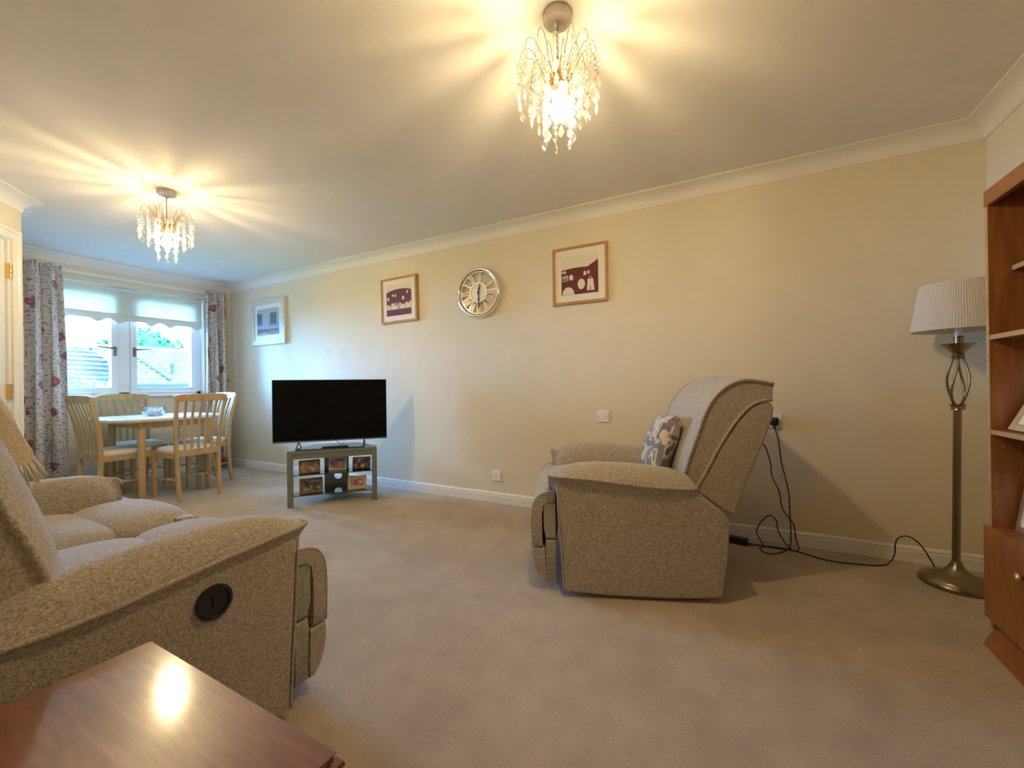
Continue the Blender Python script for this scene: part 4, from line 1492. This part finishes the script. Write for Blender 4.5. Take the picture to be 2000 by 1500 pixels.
obj('upper_collar', lean(MB().lathe([(0.0, 1.100), (0.026, 1.100), (0.022, 1.106), (0.026, 1.112), (0.020, 1.120), (0.0, 1.12)], 24)), 'antique_brass', fl_, smooth=True, auto=40)
obj('bobeche', lean(MB().lathe([(0.018, 1.118), (0.030, 1.135), (0.064, 1.170), (0.066, 1.172), (0.060, 1.171), (0.0, 1.15)], 28)), 'antique_brass', fl_, smooth=True, auto=60)
obj('candle_tube', lean(MB().lathe([(0.017, 1.15), (0.017, 1.202), (0.019, 1.204), (0.019, 1.210), (0.0, 1.210)], 20)), 'antique_brass', fl_, auto=40)
obj('lamp_holder', lean(MB().lathe([(0.014, 1.208), (0.014, 1.26), (0.0, 1.262)], 16)), 'switch_white', fl_, auto=40)
n = 220
secs = []
for r, z, am_ in ((0.172, 1.236, 0), (0.172, 1.243, 0), (0.1705, 1.245, 1), (0.140, 1.455, 1), (0.1395, 1.457, 0), (0.139, 1.464, 0)):
    secs.append([((r + am_ * 0.0016 * (k % 2)) * cos(2 * pi * k / n), (r + am_ * 0.0016 * (k % 2)) * sin(2 * pi * k / n), z) for k in range(n)])
sh = obj('lamp_shade', lean(MB().loft(secs, True, False)), 'shade_fabric', fl_)
sd = sh.modifiers.new('solid', 'SOLIDIFY')
sd.thickness = 0.0015
obj('shade_carrier', lean(MB().tube([(-0.139, 0, 1.458), (-0.02, 0, 1.40), (0, 0, 1.26)], 0.0015, 5).tube([(0.0695, 0.120, 1.458), (0.01, 0.017, 1.40), (0, 0, 1.26)], 0.0015, 5).tube([(0.0695, -0.120, 1.458), (0.01, -0.017, 1.40), (0, 0, 1.26)], 0.0015, 5)), 'brass', fl_)

obj('cord', MB().tube(smooth_path(into(fl_, c3), 6), r_c, 6), 'cable', fl_, smooth=True)

# ------------------------------------------------------------------ bookcase against the right wall
BY1, BY0 = 2.225, 0.75
BXF, BXB = 0.832, XR - 0.017
bk = thing('bookcase', 'teak shelf unit with cupboards below against the right wall', 'bookcase', (0.98, (BY0 + BY1) / 2, 0))
bo = Vector(bk.location)


def bbox(nm, x0, x1, y0, y1, z0, z1, mat, parent=bk, **k):
    return obj(nm, MB().box((x0 - bo.x, y0 - bo.y, z0), (x1 - bo.x, y1 - bo.y, z1)), mat, parent, **k)


for y0, y1 in ((BY1 - 0.018, BY1), (BY0, BY0 + 0.018), ((BY0 + BY1) / 2 - 0.009, (BY0 + BY1) / 2 + 0.009)):
    s_ = bbox('upright', BXF + 0.001, BXB, y0, y1, 0.448 if y1 < BY1 and y0 > BY0 else 0.07, 1.70, 'teak')
    bbox('edge_strip', BXF - 0.001, BXF + 0.0012, y0, y1, 0.448, 1.645, 'oak_edge', s_)
bbox('top_board', BXF, BXB, BY0, BY1, 1.690, 1.704, 'teak')
bbox('header_rail', BXF - 0.004, BXF + 0.016, BY0, BY1, 1.643, 1.702, 'teak_rail', bevel=0.002)
bbox('back_panel', BXB - 0.008, BXB, BY0, BY1, 0.07, 1.70, 'teak')
ym = (BY0 + BY1) / 2
for y0, y1 in ((ym + 0.009, BY1 - 0.018), (BY0 + 0.018, ym - 0.009)):
    for xf, z in ((BXF + 0.062, 1.412), (BXF + 0.002, 1.162), (BXF + 0.002, 0.811)):
        s_ = bbox('shelf', xf + 0.001, BXB - 0.008, y0, y1, z - 0.017, z, 'teak')
        bbox('edge_strip', xf - 0.001, xf + 0.0012, y0, y1, z - 0.017, z, 'oak_edge', s_)
CXF = 0.816
bbox('cupboard_top', CXF + 0.016, BXB, BY0, BY1, 0.432, 0.449, 'teak')
bbox('cupboard_floor', CXF + 0.03, BXB, BY0, BY1, 0.072, 0.09, 'teak')
nd = 3
for k in range(nd):
    y1 = BY1 - k * (BY1 - BY0) / nd - 0.001
    y0 = BY1 - (k + 1) * (BY1 - BY0) / nd + 0.001
    d_ = bbox('cupboard_door', CXF, CXF + 0.018, y0, y1, 0.110, 0.450, 'teak', bevel=0.0015)
    m_ = MB().lathe([(0.006, 0), (0.006, 0.010), (0.014, 0.014), (0.014, 0.022), (0.0, 0.026)], 16)
    ky = 1.965 if k == 0 else y0 + 0.06
    obj('knob', MB().add([(CXF - z - bo.x, ky + x - bo.y, 0.354 + y) for x, y, z in m_.v], m_.f), 'brass', d_, smooth=True)
poly = [(0.812 - bo.x, 0.0), (0.845 - bo.x, 0.072), (0.862 - bo.x, 0.072), (0.862 - bo.x, 0.0)]
obj('plinth', MB().prism(poly, 1, BY0 - bo.y, BY1 - bo.y), 'teak', bk)
bbox('plinth_infill', 0.862, BXB, BY0 + 0.02, BY1 - 0.02, 0.0, 0.072, 'teak')
photo_frame('photo_frame', 'gold photo frame leaning back on the middle bookcase shelf', 0.20, 0.255, 0.026, 'gold_frame', 'mount_cream', (0.866, 2.085, 0.811), RAD(-90), RAD(25), 0.0, 0.014)
photo_frame('photo_frame', 'silver beaded photo frame standing on the cupboard top of the bookcase', 0.15, 0.19, 0.022, 'silver', 'mount_cream', (0.882, 2.112, 0.449), RAD(-90), RAD(9), 0.0, 0.014)

# ------------------------------------------------------------------ dining corner
tb = thing('dining_table', 'small beech dining table with a pale rounded top', 'table', (-4.98, 1.965, 0))
pts = []
for k in range(56):
    a = 2 * pi * k / 56
    c, s_ = cos(a), sin(a)
    p = 3.6
    d = (abs(c) ** p + abs(s_) ** p) ** (1 / p)
    pts.append((0.425 * c / d, 0.458 * s_ / d - 0.025))
tp = obj('table_top', MB().prism(pts, 2, 0.716, 0.737), 'table_top_white', tb, bevel=0.004)
obj('top_edge', MB().prism([(x * 0.992, y * 0.992) for x, y in pts], 2, 0.706, 0.7165), 'beech', tp)
LX, LY = 0.315, 0.263
mb = MB()
for sg in (-1, 1):
    mb.box((-LX, sg * LY - 0.010, 0.645), (LX, sg * LY + 0.010, 0.707))
    mb.box((sg * LX - 0.010, -LY, 0.645), (sg * LX + 0.010, LY, 0.707))
obj('apron', mb, 'beech', tb)
for sx in (-1, 1):
    for sy in (-1, 1):
        obj('leg', MB().lathe([(0.024, 0.0), (0.026, 0.02), (0.030, 0.45), (0.031, 0.706)], 14, (sx * LX, sy * LY, 0)), 'beech', tb, auto=40)


def make_chair(label, loc, rz):
    """x forward; rear legs at x=0, front legs at x=0.395"""
    r = thing('dining_chair', label, 'chair', loc, rz, 'beech dining chairs around the table')
    for sy in (-1, 1):
        pts_ = [(-0.030, sy * 0.160, 0.0), (0.0, sy * 0.165, 0.20), (0.010, sy * 0.170, 0.42), (0.002, sy * 0.176, 0.58), (-0.024, sy * 0.184, 0.76), (-0.060, sy * 0.192, 0.915)]
        obj('rear_leg', MB().bar([(p.x, p.y, p.z) for p in smooth_path(pts_, 4)], 0.034, 0.028), 'beech', r, bevel=0.004)
        obj('front_leg', MB().bar([(0.395, sy * 0.178, 0.0, 0.026), (0.390, sy * 0.180, 0.40, 0.040)], 0.036, 0.034), 'beech', r, bevel=0.004)
        obj('side_rail', MB().add([(0.005, sy * 0.170 - 0.009, 0.375), (0.385, sy * 0.182 - 0.009, 0.375), (0.385, sy * 0.182 + 0.009, 0.375), (0.005, sy * 0.170 + 0.009, 0.375),
                                    (0.005, sy * 0.170 - 0.009, 0.422), (0.385, sy * 0.182 - 0.009, 0.422), (0.385, sy * 0.182 + 0.009, 0.422), (0.005, sy * 0.170 + 0.009, 0.422)],
                                   [(3, 2, 1, 0), (4, 5, 6, 7), (0, 1, 5, 4), (1, 2, 6, 5), (2, 3, 7, 6), (3, 0, 4, 7)]), 'beech', r)
        obj('stretcher', MB().tube([(0.0, sy * 0.166, 0.185), (0.392, sy * 0.179, 0.175)], 0.0085, 8), 'beech', r, smooth=True)
    obj('front_rail', MB().box((0.378, -0.178, 0.375), (0.398, 0.178, 0.422)), 'beech', r)
    obj('cross_stretcher', MB().tube([(0.19, -0.172, 0.18), (0.19, 0.172, 0.18)], 0.0085, 8), 'beech', r, smooth=True)
    obj('lower_back_rail', MB().box((-0.006, -0.166, 0.392), (0.016, 0.166, 0.450)), 'beech', r, bevel=0.003)
    # bowed top rail
    secs_ = []
    for k in range(13):
        u = -1 + 2 * k / 12
        x = -0.070 + 0.016 * u * u
        zt = 0.953 - 0.006 * u * u - (0.010 if abs(u) == 1 else 0)
        zb_ = 0.885 + (0.008 if abs(u) == 1 else 0)
        secs_.append([(x - 0.012, u * 0.214, zb_), (x + 0.012, u * 0.214, zb_), (x + 0.006, u * 0.214, zt), (x - 0.016, u * 0.214, zt)])
    obj('top_rail', MB().loft(secs_), 'beech', r, bevel=0.006, seg=2)
    for k in range(5):
        y0 = (-2 + k) * 0.0535
        pts_ = [(0.004, y0, 0.445), (0.000, y0 * 1.03, 0.58), (-0.022, y0 * 1.09, 0.74), (-0.066, y0 * 1.16, 0.895)]
        obj('slat', MB().bar([(p.x, p.y, p.z) for p in smooth_path(pts_, 4)], 0.011, 0.021), 'beech', r, bevel=0.002)
    obj('seat_pad', MB().sq((0.205, 0, 0.438), (0.40, 0.372, 0.062), 4.5, 8, None, 0.05), 'seat_pad', r, smooth=True)
    return r


ch = make_chair('beech slat-back dining chair with its back to the open room', (-4.345, 2.000, 0), RAD(180))
dup(ch, (-4.948, 1.437, 0), RAD(95), 'beech slat-back dining chair on the side of the table near the sofa')
dup(ch, (-5.612, 1.926, 0), 0.0, 'beech slat-back dining chair between the table and the window')
dup(ch, (-5.062, 2.545, 0), RAD(-90), 'beech slat-back dining chair between the table and the long wall')

bw_ = thing('glass_bowl', 'cut-glass bowl of dried petals on the dining table', 'bowl', (-5.02, 1.925, 0.737), RAD(8))
n = 32
secs = []
for r, z in ((0.062, 0.0), (0.075, 0.010), (0.086, 0.045), (0.092, 0.086), (0.087, 0.086), (0.081, 0.046), (0.070, 0.016), (0.0, 0.012)):
    secs.append([((r + (0.003 if k % 2 and 0.0 < z < 0.08 else 0)) * cos(2 * pi * k / n), (r + (0.003 if k % 2 and 0.0 < z < 0.08 else 0)) * sin(2 * pi * k / n), z) for k in range(n)])
obj('bowl_wall', MB().loft(secs), 'bowl_glass', bw_)
mb = MB()
rnd = random.Random(2)
for _ in range(150):
    a, rr = rnd.uniform(0, 2 * pi), 0.072 * sqrt(rnd.random())
    p = Vector((rr * cos(a), rr * sin(a), 0.022 + rnd.random() * 0.045 * (1 - rr * 4)))
    u = Vector((rnd.gauss(0, 1), rnd.gauss(0, 1), rnd.gauss(0, 0.5))).normalized() * 0.012
    v_ = u.cross(Vector((rnd.gauss(0, 1), rnd.gauss(0, 1), rnd.gauss(0, 1)))).normalized() * 0.008
    mb.add([p - u, p + v_, p + u, p - v_], [(0, 1, 2, 3)])
o = obj('dried_petals', mb, 'potpourri', bw_)
o['kind'] = 'stuff'

# ------------------------------------------------------------------ pendants
def bead_mesh():
    mb = MB()
    mb.sq((0, 0, 0), (0.020, 0.020, 0.020), 2.0, 4)
    me_o = obj('bead', mb, 'crystal')
    return me_o


def drop_mesh(L, W):
    # kite-shaped faceted pendalogue
    ring = [(0, 0), (W * 0.30, -L * 0.25), (W * 0.5, -L * 0.58), (W * 0.30, -L * 0.78), (0, -L), (-W * 0.30, -L * 0.78), (-W * 0.5, -L * 0.58), (-W * 0.30, -L * 0.25)]
    vs = [(x, 0, z) for x, z in ring] + [(x * 0.5, W * 0.20, z * 0.6 - L * 0.22) for x, z in ring] + [(x * 0.5, -W * 0.20, z * 0.6 - L * 0.22) for x, z in ring]
    fs = []
    m = len(ring)
    for k in range(m):
        j = (k + 1) % m
        fs += [(k, j, m + j, m + k), (j, k, 2 * m + k, 2 * m + j)]
    fs += [tuple(range(m, 2 * m)), tuple(range(3 * m - 1, 2 * m - 1, -1))]
    return obj('crystal_drop', MB().add(vs, fs), 'crystal')


def make_pendant(label, loc):
    r = thing('pendant_light', label, 'ceiling light', loc, 0, 'crystal pendant lights')
    # local z measured down from the ceiling
    obj('ceiling_rose', MB().lathe([(0.0, 0.0), (0.049, 0.0), (0.051, -0.006), (0.051, -0.024), (0.047, -0.031), (0.018, -0.036), (0.008, -0.048), (0.0, -0.048)], 36), 'rose_metal', r, smooth=True, auto=35)
    obj('flex', MB().tube([(0, 0, -0.04), (0, 0, -0.265)], 0.0032, 8), 'cord_pale', r, smooth=True)
    obj('lamp_holder', MB().lathe([(0.0, -0.21), (0.007, -0.212), (0.018, -0.226), (0.021, -0.262), (0.029, -0.266), (0.029, -0.290), (0.024, -0.292), (0.0, -0.292)], 20), 'cord_pale', r, smooth=True, auto=40)
    s_ = []
    for k in range(33):
        a = 2 * pi * k / 32
        s_.append([((0.024 + 0.004 * cos(q)) * cos(a), (0.024 + 0.004 * cos(q)) * sin(a), -0.245 + 0.006 * sin(q)) for q in [2 * pi * m / 8 for m in range(8)]])
    obj('frame_hub', MB().loft(s_, True, False), 'brass', r, smooth=True)
    bulb = [(0.0, -0.288), (0.012, -0.290), (0.013, -0.302), (0.020, -0.315), (0.0285, -0.335), (0.030, -0.350), (0.0265, -0.367), (0.017, -0.379), (0.006, -0.384), (0.0, -0.3845)]
    obj('bulb', MB().lathe(bulb, 16), 'bulb_light', r, smooth=True)
    bead = bead_mesh()
    d1 = drop_mesh(0.052, 0.034)
    d2 = drop_mesh(0.044, 0.025)
    used = set()
    rnd = random.Random(11)

    def put(src, par, p, rz):
        if src.name in used:
            o = src.copy()
            C.objects.link(o)
        else:
            o = src
            used.add(src.name)
        o.parent = par
        o.location = p
        o.rotation_euler = (rnd.uniform(-0.12, 0.12), rnd.uniform(-0.12, 0.12), rz)
    for cnt, rad, zpk, ztop, nb, a0 in ((14, 0.138, -0.140, -0.180, 4, 0.1), (10, 0.096, -0.165, -0.220, 4, 0.3), (6, 0.052, -0.200, -0.280, 5, 0.05)):
        for k in range(cnt):
            a = 2 * pi * k / cnt + a0
            c, s2 = cos(a), sin(a)
            path = smooth_path([(0.024 * c, 0.024 * s2, -0.245), (rad * 0.35 * c, rad * 0.35 * s2, -0.225 if rad > 0.06 else -0.225), (rad * 0.66 * c, rad * 0.66 * s2, zpk + 0.004), (rad * 0.9 * c, rad * 0.9 * s2, zpk + 0.006), (rad * c, rad * s2, ztop + 0.004)], 5)
            wr = obj('wire_arm', MB().tube(path, 0.0013, 5), 'gold_wire', r, smooth=True)
            z = ztop - 0.008
            for q in range(nb):
                put(bead, wr, (rad * c, rad * s2, z), rnd.uniform(0, pi))
                z -= 0.0205
            z += 0.009
            put(d1, wr, (rad * c, rad * s2, z), rnd.uniform(0, pi))
            z -= 0.050
            put(d2, wr, (rad * c, rad * s2, z), rnd.uniform(0, pi))
    return r


pn = make_pendant('crystal bead pendant light hanging from the ceiling in front of the armchair', (-0.549, 1.397, ZC))
dup(pn, (-3.345, 1.366, ZC), 0.6, 'crystal bead pendant light hanging from the ceiling towards the window')
